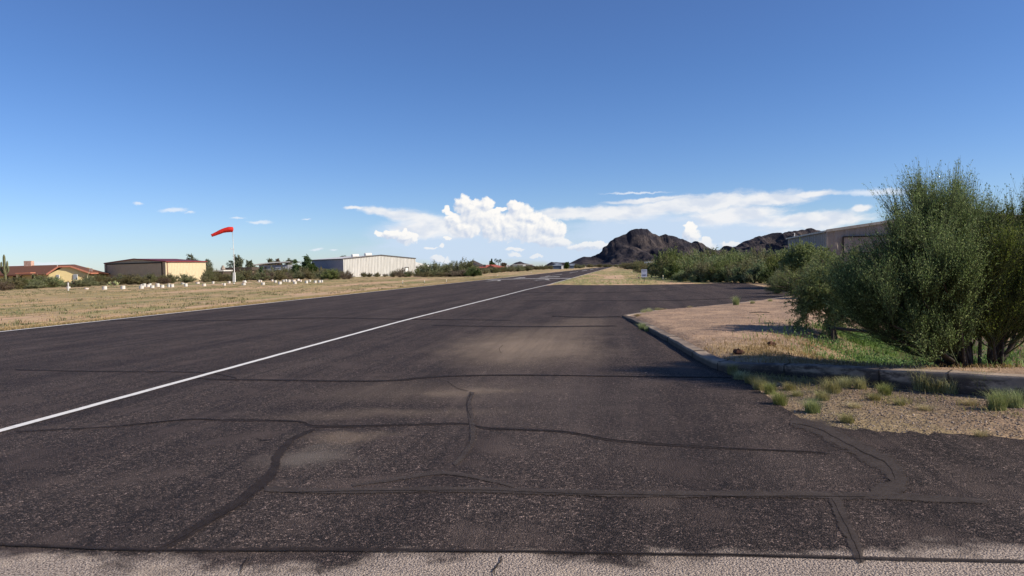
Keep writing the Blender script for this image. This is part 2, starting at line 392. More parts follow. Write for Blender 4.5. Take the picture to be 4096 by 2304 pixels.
def seal_mat(name, c1, c2, amt=.85):
    m, t, b = mat_base(name); tc = t.add('ShaderNodeTexCoord'); o = tc.outputs['Object']
    n = t.noise(o, 5, 5, .65); c = t.mix(t.sstep(n, .3, .7), c1, c2)
    c = t.mix(1.0, c, t.ramp(t.noise(o, 60, 3, .6), [(.3, .75), (.7, 1.3)]), 'MULTIPLY')
    t.l.new(c, b.inputs['Base Color']); b.inputs['Roughness'].default_value = .85; b.inputs['Specular IOR Level'].default_value = .15
    at = t.add('ShaderNodeAttribute', attribute_name='edge')
    e = t.math('ADD', at.outputs['Fac'], t.math('MULTIPLY', t.math('SUBTRACT', t.noise(o, 18, 6, .8), .5), 2.2))
    al = t.math('MULTIPLY', t.sstep(e, .1, .55), amt); t.l.new(al, b.inputs['Alpha'])
    return m

ASPH = asphalt_mat(); GROUND = ground_mat()
WORN = pm('worn paint', (.50, .48, .45), (.22, .20, .19), 2.5, .8)
PAINT = pm('road paint', (.74, .72, .68), (.52, .50, .47), 9, .7, lo=.5, hi=.75)
SEAL = seal_mat('crack sealant', (.024, .018, .017), (.042, .032, .029), .8); SEAL2 = seal_mat('worn grey sealant', (.052, .041, .037), (.076, .061, .054), .8); CRACK = seal_mat('open crack', (.012, .009, .008), (.024, .018, .016))
CONC = pm('kerb concrete', (.40, .33, .26), (.24, .19, .16), 5, .9, .006, 30)
WHITE = pm('white paint', (.80, .79, .76), (.62, .60, .55), 6, .6)
def MT(name, c, c2=None, **k): return pm(name, c, c2, **k)

# ------------------------------------------------------------------ ground sheet
KP = [(2488,1264,.03),(2520,1274,.07),(2555,1289,.09),(2672,1347,.11),(2788,1411,.12),(2850,1440,.12),(2885,1449,.13),(2943,1454,.14),(3137,1460,.16),(3394,1470,.19),(3680,1483,.24),(4096,1505,.26),(4600,1535,.27)]
KO = [G(a, b, z) for a, b, z in KP]; kd_ = KO[-1]-KO[-2]; kd_ /= np.linalg.norm(kd_); KO += [KO[-1]+kd_*3, KO[-1]+kd_*9, KO[-1]+kd_*18]                         # outer top edge of the kerb
APL = [G(*q) for q in ((2488,1268),(2610,1248),(2770,1235),(2926,1219),(3060,1202),(3135,1192),(3300,1178),(3700,1160))]    # lower edge of the taxiway
isl = [(p[0], p[1]) for p in KO] + [(60, KO[-1][1]), (60, APL[-1][1])] + [(p[0], p[1]) for p in APL[::-1]]
def poly_sd(X, Y, poly):
    """signed distance, positive inside"""
    n = len(poly); D = np.full(X.shape, 1e9); ins = np.zeros(X.shape, bool)
    for i in range(n):
        x0, y0 = poly[i]; x1, y1 = poly[(i+1) % n]; dx, dy = x1-x0, y1-y0
        tt = np.clip(((X-x0)*dx+(Y-y0)*dy)/(dx*dx+dy*dy+1e-12), 0, 1)
        D = np.minimum(D, np.hypot(X-x0-tt*dx, Y-y0-tt*dy))
        cond = ((y0 > Y) != (y1 > Y)) & (X < (x1-x0)*(Y-y0)/(y1-y0+1e-12)+x0); ins ^= cond
    return np.where(ins, D, -D)
def smst(x, a, b): t_ = np.clip((x-a)/(b-a), 0, 1); return t_*t_*(3-2*t_)
rngg = np.random.default_rng(5)
def vnoise(X, Y, sc, seed=0):
    x = X/sc; y = Y/sc; xi = np.floor(x); yi = np.floor(y); fx = x-xi; fy = y-yi
    def h(a, b):
        v = np.sin(a*127.1+b*311.7+seed*74.7)*43758.5453; return v-np.floor(v)
    u = fx*fx*(3-2*fx); v = fy*fy*(3-2*fy)
    return (h(xi, yi)*(1-u)+h(xi+1, yi)*u)*(1-v)+(h(xi, yi+1)*(1-u)+h(xi+1, yi+1)*u)*v
def fbm(X, Y, sc, o=4, seed=0):
    r = 0; a = .5
    for i in range(o): r = r+a*vnoise(X, Y, sc/2**i, seed+i); a *= .5
    return r
D0 = np.array([6.9, 12.6]); D1 = np.array([10.6, 20.5])
def ditch(X, Y):
    d = D1-D0; L2 = d@d; tt = np.clip(((X-D0[0])*d[0]+(Y-D0[1])*d[1])/L2, -.05, 1.6)
    dist = np.hypot(X-D0[0]-tt*d[0], Y-D0[1]-tt*d[1]); return dist
def height(X, Y):
    X = np.asarray(X, float); Y = np.asarray(Y, float)
    sd = poly_sd(X, Y, isl)
    kz = .10+.10*smst(X, 3.4, 6.0)*smst(-Y, -13, -9)
    z = np.where(sd > 0, kz*smst(sd, .1, .5), 0)
    z = z + smst(sd, .4, 2.0)*(.10*(fbm(X, Y, 2.5)-.45))
    dd = ditch(X, Y)
    z = z - .60*np.exp(-(dd/1.5)**2)*smst(sd, .2, 1.4)
    # the mound of cut straw on the near bank of the ditch
    z = z + .05*np.exp(-(((X-4.7)/1.1)**2+((Y-12.6)/1.3)**2))*smst(sd, .3, 1.0)
    far = np.hypot(X, Y)
    rt = X*RN[0]+Y*RN[1]
    left = smst(-rt, 16, 22)
    z = z + left*.06*(fbm(X, Y, 9, 4, 9)-.5)
    under = (sd <= 0) & (rt > -15.5)
    z = np.where(under & (left < .01), z-.012, z-.004*(sd <= 0))
    return z
def H(x, y): return float(height(np.array([x]), np.array([y]))[0])
def axis(parts):
    a = []
    for (lo, hi, st_) in parts: a += list(np.arange(lo, hi-1e-6, st_))
    return np.array(sorted(set(np.round(a, 4))))
gx = axis([(-9000,-1000,1000),(-1000,-200,100),(-200,-60,5),(-60,2,1.5),(2,16,.14),(16,40,1),(40,200,8),(200,1000,80),(1000,9001,1000)])
gy = axis([(-200,0,20),(0,6,1),(6,32,.16),(32,60,1),(60,220,4),(220,1000,60),(1000,9001,800)])
XX, YY = np.meshgrid(gx, gy); ZZ = height(XX, YY)
V = np.stack([XX, YY, ZZ], -1).reshape(-1, 3); nx = len(gx); ny = len(gy)
ii = np.arange((ny-1)*nx).reshape(ny-1, nx)[:, :-1].ravel()
F = np.stack([ii, ii+1, ii+1+nx, ii+nx], -1)
gme = mesh('ground', V, F, GROUND, True)
# cover attribute
asph_edge = [G(*q) for q in ((2880,1482),(2935,1500),(2975,1520),(3100,1606),(3196,1670),(3340,1710),(3580,1726),(3816,1738),(4096,1752))]
sdI = poly_sd(XX, YY, isl)
roadside = poly_sd(XX, YY, [(p[0], p[1]) for p in asph_edge]+[(30, -5), (30, 4)]+[(p[0], p[1]) for p in KO[:4:-1]])
R_ = smst(sdI, -.1, .2)*np.clip(1-smst(YY, 33, 42), 0, 1)
B_ = np.exp(-(ditch(XX, YY)/1.2)**2)*smst(sdI, .2, .8)*smst(-YY, -21, -17)*.9
strawm = np.exp(-(((XX-4.7)/1.3)**2+((YY-12.0)/1.6)**2))
R_ = R_*(1-np.clip(strawm*.9, 0, 1)); G_ = smst(roadside, -.5, .1)*(.5+.9*(fbm(XX, YY, 1.2, 3)-.3))
cov = np.stack([np.clip(R_, 0, 1), np.clip(G_, 0, 1), np.clip(B_, 0, 1), np.ones_like(R_)], -1).reshape(-1, 4)
ca = gme.color_attributes.new('cover', 'FLOAT_COLOR', 'POINT'); ca.data.foreach_set('color', cov.astype(np.float32).ravel())
obj('ground', gme, kind='structure')

# ------------------------------------------------------------------ asphalt
def sheet(name, pts, z, mat, kind='structure', **kw):
    V = [(p[0], p[1], z) for p in pts]
    return obj(name, mesh(name, V, [tuple(range(len(V)))], mat), kind=kind, **kw)
sL, tL = st(G(0, 1328)); tl = st(G(900, 1230.4))[1]; TL = (tL+tl)/2
tR = [st(G(*q))[1] for q in ((0, 1725), (1606, 1285), (2025, 1180), (2283, 1114))]
TR = sum(tR)/len(tR)
print('runway edges', TL, tl, tL, tR, 'RA', math.degrees(RA))
SEND = 1150
def wob(s, k=0): return .10*math.sin(s*.9+k)+.06*math.sin(s*2.7+k*2)
left_edge = [W(s, TL-.22+(wob(s)*.5)) for s in list(np.arange(-30, 120, 1.0))+[150, 200, 300, 500, SEND]]
right_far = [W(s, TR+.16+wob(s, 2)*.3) for s in [SEND, 500, 300, 200, 150]+list(np.arange(120, 62, -1.0))]
apf = [(2236,1138.5),(2300,1140),(2420,1140.5),(2560,1139.5),(2700,1137),(2830,1134),(2905,1131),(2960,1131),(3010,1139),(3070,1149),(3140,1160),(3230,1170),(3300,1166),(3420,1158),(3700,1148)]
# the tapering runway sheet and the paved run-up area are one paved surface
ap = [G(*q)+np.array([0, wob(q[0]*.05)*.6, 0]) for q in apf]
kerb_in = [p for p in KO[1:7]]
road = left_edge + right_far + ap + [np.array([60, G(3700,1160)[1]-1, 0])] + APL[::-1][:-1] + [APL[0]]
kin = [np.array([p[0]+.06, p[1], 0]) for p in KO[1:7]]
ae = []
for i in range(len(asph_edge)-1):
    for k in range(6):
        q = asph_edge[i]*(1-k/6)+asph_edge[i+1]*k/6; ae.append(q+np.array([0, .09*math.sin(i*9+k*2.3), 0]))
road = road + kin + ae + [np.array([14, 3.5, 0]), np.array([14, -25, 0])]
sheet('runway', road, 0.0, ASPH)

def ribbon_px(name, pts, widths, z, mat, sub=8, rag=.18, seed=0, parent=None):
    """a band laid on the tarmac along photographed points; widths in photo px"""
    rnd = random.Random(seed); pl = []
    pts = [np.array(p, float) for p in pts]; n = len(pts)
    for i in range(n-1):
        p0 = pts[max(i-1, 0)]; p1 = pts[i]; p2 = pts[i+1]; p3 = pts[min(i+2, n-1)]
        for k in range(sub):
            t_ = k/sub
            q = .5*((2*p1)+(-p0+p2)*t_+(2*p0-5*p1+4*p2-p3)*t_**2+(-p0+3*p1-3*p2+p3)*t_**3)
            pl.append((q, widths[i]*(1-t_)+widths[i+1]*t_))
    pl.append((pts[-1], widths[-1]))
    V = []; E = []; F = []
    for i, (q, w) in enumerate(pl):
        a = pl[max(i-1, 0)][0]; b = pl[min(i+1, len(pl)-1)][0]; d = b-a; d /= np.linalg.norm(d)+1e-9; nrm = np.array([-d[1], d[0]])
        j = (math.sin(i*.55+seed)+math.sin(i*.23+seed*2)+.6*math.sin(i*1.3))*w*rag*.22
        for m_, e in ((-.62, -.45), (-.2, .75), (.2, .75), (.62, -.45)):
            g = G(*(q+nrm*(m_*w+j))); V.append((g[0], g[1], z)); E.append(e if 0 < i < len(pl)-1 else -.3)
        if i:
            o = (i-1)*4
            for k in range(3): F.append((o+k, o+k+1, o+k+5, o+k+4))
    return V, E, F
def seal(name, bands, z, mat):
    VV = []; EE = []; FF = []
    for k, (pts, w, *r) in enumerate(bands):
        pts = [(a*1.59006, b*1.59006) for a, b in pts]; w = [x*1.59 for x in w]
        v, e, f = ribbon_px('', pts, w, z+k*.00012, mat, seed=k+int(z*1e4), rag=(r[0] if r else .2)); o = len(VV); VV += v; EE += e; FF += [tuple(i+o for i in q) for q in f]
    me = mesh(name, VV, FF, mat); at = me.attributes.new('edge', 'FLOAT', 'POINT'); at.data.foreach_set('value', np.array(EE, np.float32))
    return obj(name, me, kind='structure')
BANDS = [
 ([(-40,1370),(200,1378),(420,1385),(700,1383),(1000,1384),(1400,1390),(1800,1397),(2300,1408),(2640,1415)], [14,13,16,18,14,13,14,15,14]),
 ([(395,1390),(450,1355),(560,1290),(640,1235),(685,1185),(703,1140),(740,1105),(795,1078)], [26,34,36,44,42,36,20,10]),
 ([(655,1232),(900,1237),(1200,1232),(1500,1242),(1800,1245),(2100,1247),(2300,1252),(2490,1263)], [20,17,19,22,22,26,24,14]),
 ([(30,1087),(300,1072),(480,1055),(560,1058),(740,1060),(800,1073),(1000,1070),(1160,1066),(1230,1078),(1420,1087),(1560,1110),(1800,1127),(2090,1140)], [6,6,7,7,8,12,8,9,13,11,10,8,8]),
 ([(1188,985),(1180,1020),(1188,1062),(1186,1110),(1162,1150),(1142,1172)], [16,18,20,20,20,12]),
 ([(880,1222),(1000,1206),(1090,1192),(1180,1198),(1300,1226)], [8,11,13,12,8]),
 ([(1985,1060),(2065,1082),(2130,1115),(2200,1150),(2245,1190),(2250,1222),(2190,1243)], [14,42,38,46,52,50,20]),
 ([(2090,1245),(2118,1300),(2150,1370),(2168,1420)], [26,32,30,16]),
 ([(490,952),(620,955),(950,958),(1090,948),(1300,944),(1600,947),(1850,950)], [4,5,6,6,5,5,4]),
 ([(30,930),(250,935),(500,937),(600,953)], [4,4,5,4]),
 ([(560,806),(800,800),(1000,803),(1300,806)], [2.4,3,3,2]),
 ([(1080,819),(1300,822),(1560,820)], [2.5,4,4]),
 ([(1385,796),(1470,798),(1565,797)], [3,4,3.5]),
 ([(1300,757),(1500,757),(1700,756),(1900,748)], [1.2,1.6,1.8,1.2]),
 ([(1300,735),(1500,737),(1700,730)], [1,1.3,1]),
 ([(250,806),(420,807),(640,805)], [2,2.4,2]),
]
LT = (2, 4, 5, 6, 7)
seal('crack_sealant', [(b[0], [x*(.78 if x > 4 else 1) for x in b[1]]) for i, b in enumerate(BANDS) if i not in LT], .004, SEAL); seal('crack_sealant', [(BANDS[i][0], [x*(1.4 if i in (6, 7) else 1.0) for x in BANDS[i][1]]) for i in LT], .0055, SEAL2)
CR = [([(1990,1066),(2070,1085),(2130,1117),(2200,1152),(2240,1180),(2252,1210)],[2.5,3.5,3.5,4.5,4,2],1.5),
 ([(2090,1252),(2118,1302),(2135,1340),(2150,1372),(2170,1420)],[2.5,3,3.5,3.5,3],1.5),
 ([(300,1073),(480,1056),(740,1061),(800,1072),(1000,1069),(1160,1066),(1230,1078),(1420,1087),(1560,1109),(1800,1126),(2080,1139)],[1.6]*11,1.2),
 ([(-20,1374),(420,1387),(1000,1387),(1400,1391),(1800,1399),(2300,1411),(2600,1418)],[3,3,3.5,3,4,3,3],1.5),
 ([(500,955),(950,960),(1090,950),(1300,945),(1600,948),(1850,950)],[1.3]*6,1.2),
 ([(700,1238),(1200,1236),(1500,1246),(1800,1248),(2200,1252)],[2.4]*5,1.6),
 ([(1125,960),(1145,975),(1180,985)],[1.3]*3,1.5), ([(1184,990),(1176,1020),(1184,1055)],[1.5]*3,2),
 ([(645,1104),(662,1109),(686,1109)],[2,2,2],.6), ([(1180,1120),(1184,1100),(1178,1080)],[1.5]*3,2),
 ([(410,1380),(500,1330),(590,1280),(650,1235)],[1.6]*4,1.8),
 ([(600,1449),(612,1425),(625,1400)],[3,5,3],1.5), ([(1240,1449),(1255,1425),(1262,1400)],[8,7,5],1.5),
 ([(1262,890),(1256,878),(1266,868)],[1]*3,1), ([(2000,1140),(2090,1144)],[1.5,1.5],1), ([(275,1062),(290,1063)],[1.5,1.5],.5)]
seal('open_crack', CR, .0065, CRACK)

# painted lines and marks
def strip(s0, s1, t0, w, k=1.0, z=.003):
    V = []; F = []; ss = np.arange(s0, s1, k); ss = np.append(ss, s1)
    for s in ss:
        for a in (-.5, .5): V.append(tuple(W(s, t0+a*w+.006*math.sin(s*5.1+a)))[:2]+(z,))
    for i in range(len(ss)-1): F.append((2*i, 2*i+1, 2*i+3, 2*i+2))
    return V, F
def TRs(s):  # the white edge line wavers a little as it does in the photo
    ctl = [(-30, tR[0]), (st(G(0, 1725))[0], tR[0]), (st(G(1606, 1285))[0], tR[1]), (st(G(2025, 1180))[0], tR[2]), (st(G(2100,1160.4))[0], st(G(2100,1160.4))[1]), (st(G(2197,1138))[0], st(G(2197,1138))[1]), (st(G(2283, 1114))[0], tR[3]), (400, tR[3]-.1), (1200, tR[3]-.1)]
    ctl.sort(); return float(np.interp(s, [c[0] for c in ctl], [c[1] for c in ctl]))
ss = list(np.arange(-6, 120, .5))+list(np.arange(120, SEND, 20)); V = []; F = []
for s in ss:
    for a in (-.5, .5): V.append(tuple(W(s, TRs(s)+a*.12+.005*math.sin(s*5)))[:2]+(.0075,))
for i in range(len(ss)-1): F.append((2*i, 2*i+1, 2*i+3, 2*i+2))
obj('edge_line', mesh('edge_line', V, F, PAINT), kind='structure')
V, F = strip(-30, SEND, TL, .15, 3.0, .0075)
obj('edge_line', mesh('edge_line', V, F, PAINT), kind='structure')
def marks(name, polys, z=.0075):
    mb = MB()
    for q in polys:
        g = [G(*p) for p in q]; mb.add([(a[0], a[1], z) for a in g], [tuple(range(len(q)))])
    mb.build(name, WORN, kind='structure')
def z4(x, y): return (1750+x*.2329, 980+y*.2328)
def z5(x, y): return (2200+x*.2717, 880+y*.2717)
marks('threshold_line', [[z4(830,600), z4(1500,584), z4(2290,577), z4(2290,569), z4(1500,577), z4(850,593)]])
marks('arrow_mark', [[z4(810,630), z4(1015,611), z4(1015,606), z4(940,610)], [z4(1015,619), z4(1078,619), z4(1090,601), z4(1040,602)]])
marks('arrow_mark', [[z4(1648,609), z4(1850,600), z4(1850,596), z4(1700,601)], [z4(1850,600), z4(1935,607), z4(1905,588), z4(1850,588)]])
marks('runway_numeral', [[z4(1300,579), z4(1420,571), z4(1515,562), z4(1500,554), z4(1400,560), z4(1340,570)]])
marks('runway_numeral', [[z4(1765,556), z4(2110,548), z4(2095,540), z4(1770,550)], [z4(1720,571), z4(1900,566), z4(1900,562), z4(1740,566)]])
dash = [[z4(1850,544), z4(2140,501), z4(2140,495), z4(1850,537)], [z4(2270,483), z4(2415,461), z4(2415,454), z4(2270,477)],
        [z5(290,780), z5(412,762), z5(412,756), z5(290,774)], [z5(470,752), z5(550,741), z5(550,736), z5(470,747)],
        [z5(590,736), z5(640,728), z5(640,724), z5(590,731)], [z5(670,721.5), z5(705,716), z5(705,713.5), z5(670,718)]]
dash.insert(2, [z5(0,826), z5(180,800), z5(180,793), z5(0,818)])
for q in dash: marks('centre_line_dash', [q])

# ------------------------------------------------------------------ kerb
def kerb():
    w = .21; n = len(KO); V = []; F = []
    dense = []
    for i in range(n-1):
        L = np.linalg.norm(KO[i+1]-KO[i]); k = max(1, int(L/.35))
        for j in range(k): dense.append(KO[i]*(1-j/k)+KO[i+1]*j/k)
    dense.append(KO[-1])
    for i, p in enumerate(dense):
        a = dense[max(i-1, 0)]; b = dense[min(i+1, len(dense)-1)]; d = (b-a)[:2]; d = d/np.linalg.norm(d)
        nr = np.array([-d[1], d[0]])                           # points to the inside (left of travel)
        z = p[2]+.006*math.sin(i*1.7)+.004*math.sin(i*.63)
        for off, zz in ((0.0-.01, -.25), (-.004, z-.02), (.012, z-.003), (w-.015, z), (w, z-.02), (w, -.6)):
            V.append((p[0]+nr[0]*off, p[1]+nr[1]*off, zz))
        if i:
            o = (i-1)*6
            for k in range(5): F.append((o+k, o+k+1, o+k+7, o+k+6))
    F.append(tuple(range(6))); F.append(tuple(range(len(V)-1, len(V)-7, -1)))
    return V, F
m, t, b = mat_base('kerb concrete stained and shade toned')
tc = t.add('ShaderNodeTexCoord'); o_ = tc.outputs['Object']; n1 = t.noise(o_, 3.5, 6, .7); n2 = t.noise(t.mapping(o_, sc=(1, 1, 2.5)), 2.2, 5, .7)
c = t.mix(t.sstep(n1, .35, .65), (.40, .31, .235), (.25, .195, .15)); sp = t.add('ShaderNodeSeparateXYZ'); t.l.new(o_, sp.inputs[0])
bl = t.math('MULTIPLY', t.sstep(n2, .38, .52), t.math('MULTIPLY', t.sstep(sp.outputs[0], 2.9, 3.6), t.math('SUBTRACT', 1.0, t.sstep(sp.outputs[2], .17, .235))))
c = t.mix(t.math('MULTIPLY', bl, .85), c, (.045, .034, .032)); low_shade = t.math('SUBTRACT', 1.0, t.sstep(t.math('ADD', sp.outputs[2], t.math('MULTIPLY', t.math('SUBTRACT', n2, .5), .06)), .055, .10))
c = t.mix(t.math('MULTIPLY', low_shade, .8), c, (.050, .038, .034))  # lower face darkened in colour to deepen the kerb's shaded side
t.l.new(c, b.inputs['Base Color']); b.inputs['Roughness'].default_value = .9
bp = t.add('ShaderNodeBump'); bp.inputs['Distance'].default_value = .006; t.l.new(t.noise(o_, 40, 4, .7), bp.inputs['Height']); t.l.new(bp.outputs[0], b.inputs['Normal'])
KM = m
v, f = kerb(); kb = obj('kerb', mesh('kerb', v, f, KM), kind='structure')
jm = MB()
for px_, i_ in ((2873, 6), (3137, 8), (3523, 9), (3800, 10), (2672, 3), (2770, 4)):
    a_, b_ = KO[i_], KO[min(i_+1, len(KO)-1)]; ta = (px_-KP[i_][0])/max(1, KP[min(i_+1, len(KP)-1)][0]-KP[i_][0]); q_ = a_*(1-ta)+b_*ta
    d_ = (b_-a_)[:2]; d_ /= np.linalg.norm(d_); nr_ = np.array([-d_[1], d_[0]])
    jm.slab((q_[0]-nr_[0]*.016, q_[1]-nr_[1]*.016, q_[2]-.22), (q_[0]-nr_[0]*.014, q_[1]-nr_[1]*.014, q_[2]-.012), .012, .01)
    jm.slab((q_[0]+nr_[0]*0, q_[1]+nr_[1]*0, q_[2]+.003), (q_[0]+nr_[0]*.2, q_[1]+nr_[1]*.2, q_[2]+.006), .012, .008)
jm.build('joint', pm('dark joint', (.05, .04, .035), None, 9, 1), kb)
# thin flush kerb along the taxiway edge
V = []; F = []
for i, p in enumerate(APL):
    for dx, zz in ((0, -.05), (0, .045), (-.0, .05), (0, .05)): pass
    d = (APL[min(i+1, len(APL)-1)]-APL[max(i-1, 0)])[:2]; d /= np.linalg.norm(d); nr = np.array([d[1], -d[0]])
    for off, zz in ((0, -.1), (0, .05), (.16, .055), (.16, -.1)): V.append((p[0]+nr[0]*off, p[1]+nr[1]*off, zz))
    if i:
        o = (i-1)*4
        for k in range(3): F.append((o+k, o+k+4, o+k+5, o+k+1))
obj('kerb', mesh('kerb', V, F, CONC), kind='structure')

# ------------------------------------------------------------------ mountains
def mount_mat(name, c1, c2, c3, sc):
    m, t, b = mat_base(name); tc = t.add('ShaderNodeTexCoord'); o = tc.outputs['Object']
    c = t.mix(t.sstep(t.noise(o, sc, 6, .65), .4, .62), c1, c2)
    vo = t.add('ShaderNodeTexVoronoi'); vo.inputs['Scale'].default_value = sc*14; t.l.new(o, vo.inputs['Vector'])
    c = t.mix(t.math('MULTIPLY', t.math('SUBTRACT', 1.0, t.sstep(vo.outputs['Distance'], .12, .38)), .7), c, c3)
    t.l.new(c, b.inputs['Base Color']); b.inputs['Roughness'].default_value = .95; b.inputs['Specular IOR Level'].default_value = .05
    bp = t.add('ShaderNodeBump'); bp.inputs['Strength'].default_value = 1; bp.inputs['Distance'].default_value = 6
    t.l.new(t.noise(o, sc*9, 6, .7), bp.inputs['Height']); t.l.new(bp.outputs[0], b.inputs['Normal'])
    return m
MTM = mount_mat('dark rock haze tinted', (.036, .034, .044), (.100, .082, .078), (.015, .017, .018), .02)  # blue of the distant air mixed into the rock colour
def mountain(name, prof, Yr, width, mat, seed, spur=1.0, steps=260, back=1.0, cliff=.0):
    prof = sorted(prof); px = np.array([p[0] for p in prof], float); py = np.array([p[1] for p in prof], float)
    xs = np.array([ray(a, 1060)[0]*Yr for a in px]); zs = np.array([P(a, b, Yr)[2] for a, b in zip(px, py)])
    X = np.linspace(xs[0]-30, xs[-1]+30, steps*2); D = np.linspace(-1, back, steps)
    XX, DD = np.meshgrid(X, D)
    Hh = np.interp(X, xs, zs, left=0, right=0); Hh = Hh+((fbm(X, X*0+seed, 26, 4, seed)-.47)*10+(fbm(X, X*0+seed, 9, 3, seed+2)-.45)*6)*smst(Hh, 10, 60)*Yr/2300
    HX = np.tile(Hh, (steps, 1))
    u = np.abs(DD)
    YY = Yr+DD*width
    # spurs and gullies: the fall line wanders, ridges keep their height further forward
    sp = fbm(XX+(YY-Yr)*.35, YY*.35, 125, 4, seed+3); ridg = 1-np.abs(2*sp-.95)*2.2
    ridg = np.clip(ridg, 0, 1)
    fall = 1-u**(.85+.9*spur*ridg)
    g = (1-smst(u, .0, 1.0))*.35+np.clip(fall, 0, 1)*.65
    Z = HX*g*(1-.62*spur*smst(u, .02, .3)*(1-ridg)*(1-smst(u, .8, 1)))
    Z = Z + (fbm(XX, YY, 75, 4, seed+8)-.48)*26*smst(u, .03, .3)*(1-smst(u, .75, 1))*np.clip(HX/120, .15, 1)
    Z = Z+(fbm(XX, YY, 22, 4, seed+9)-.47)*11*smst(u, .02, .2)*(1-smst(u, .8, 1))*np.clip(HX/100, .1, 1)
    Z = np.where(u < .02, HX, Z); Z = np.minimum(Z, HX*(1-.35*u)+3)
    Z = np.maximum(Z, -3); Z[0, :] = -4; Z[-1, :] = -4
    V = np.stack([XX, YY, Z], -1).reshape(-1, 3); nx = XX.shape[1]
    ii = np.arange((steps-1)*nx).reshape(steps-1, nx)[:, :-1].ravel()
    return obj(name, mesh(name, V, np.stack([ii, ii+1, ii+1+nx, ii+nx], -1), mat, True), kind='structure')
main = [(2245,1066),(2270,1056),(2284,1050),(2309,1038),(2336,1025),(2363,1028),(2398,1014.5),(2412,1003),(2413,992),(2431,983),(2444.5,964),(2461,955),(2488,944),(2512,930),(2530,918),(2553,914),(2575,914),(2591,916),(2599,923),(2613,931),(2635,945),(2648,944),(2664,937),(2684,943),(2700,947),(2716,954),(2741,964),(2765,970),(2778,968),(2781,964),(2795,970),(2808,974),(2820,986),(2846,996),(2871,1000),(2905,1004),(2960,1020),(3050,1040),(3130,1052)]
mountain('mountain', main, 2300, 300, MTM, 11, steps=280)
sec = [(2700,1052),(2780,1030),(2850,1012),(2880,1000),(2899,996),(2903,987),(2941,987),(2979,967),(3028,950),(3060,942),(3090,932),(3135,934),(3150,927),(3207,917),(3242,911),(3266,921),(3300,938),(3400,960),(3600,1000),(3800,1025),(4000,1045)]
mountain('mountain', sec, 3300, 480, MTM, 23, steps=240)
mountain('hill', [(1862,1064),(1875,1050),(1890,1042),(1900,1043),(1915,1050),(1932,1058),(1950,1072)], 2600, 260, MTM, 31, spur=.3, steps=90)
mountain('hill', [(2030,1068),(2046,1059),(2060,1051),(2070,1048),(2081,1045),(2097,1052),(2123,1058),(2150,1068)], 3000, 260, MTM, 37, spur=.4, steps=90)
mountain('hill', [(2170,1068),(2183,1060),(2195,1053),(2206,1047),(2216,1049),(2227,1049),(2245,1050),(2262,1050),(2285,1052),(2310,1058),(2340,1066)], 2700, 260, MTM, 41, spur=.5, steps=100)

# ------------------------------------------------------------------ plants
def bez(A, B, C, m):
    t_ = np.linspace(0, 1, m)[None, :, None]
    return (1-t_)**2*A[:, None]+2*t_*(1-t_)*B[:, None]+t_**2*C[:, None]
def unit(v): return v/(np.linalg.norm(v, axis=-1, keepdims=True)+1e-9)
def spawn(rng, A, B, C, n, lo, hi, ln, along, rnd, up, curl, shrink=.45):
    """n child shoots on every parent curve"""
    N = len(A); idx = np.repeat(np.arange(N), n); t_ = rng.uniform(lo, hi, N*n)[:, None]
    a, b, c = A[idx], B[idx], C[idx]
    o = (1-t_)**2*a+2*t_*(1-t_)*b+t_**2*c; tg = unit(2*(1-t_)*(b-a)+2*t_*(c-b))
    d = unit(tg*along+rng.normal(0, 1, (N*n, 3))*rnd+np.array([0, 0, up]))
    L = ln*rng.uniform(.45, 1.35, (N*n, 1))*(1-shrink*(t_-lo)/(hi-lo+1e-6))
    return o, o+d*L*.5, o+d*L*.95+np.array([0, 0, curl])*L, idx
def leafset(rng, A, B, C, n, L, Wd, lo=.1, hi=1.0, droop=0.0, spread=.8, off=0.0):
    N = len(A); idx = np.repeat(np.arange(N), n); t_ = rng.uniform(lo, hi, N*n)[:, None]
    a, b, c = A[idx], B[idx], C[idx]
    o = (1-t_)**2*a+2*t_*(1-t_)*b+t_**2*c; tg = unit(2*(1-t_)*(b-a)+2*t_*(c-b))
    if off: o = o+rng.normal(0, off, o.shape)
    d = unit(tg+rng.normal(0, spread, (N*n, 3))+np.array([0, 0, -droop]))
    w = unit(np.cross(d, rng.normal(0, 1, (N*n, 3))))
    s = rng.uniform(.6, 1.3, (N*n, 1)); Lh = L*s; Wh = Wd*s*.5
    V = np.stack([o-w*Wh*.3, o+d*Lh*.5-w*Wh, o+d*Lh, o+d*Lh*.5+w*Wh], 1).reshape(-1, 3)
    return V, np.arange(len(V)).reshape(-1, 4)
def tubeset(sets, k=3):
    VV = []; FF = []; o = 0
    for (A, B, C, r0, r1, m) in sets:
        Pl = bez(A, B, C, m); R = np.linspace(r0, r1, m)[None, :]*np.ones((len(A), 1))
        v, f = tubes(Pl, R, k); VV.append(v); FF.append(f+o); o += len(v)
    return np.concatenate(VV), np.concatenate(FF)

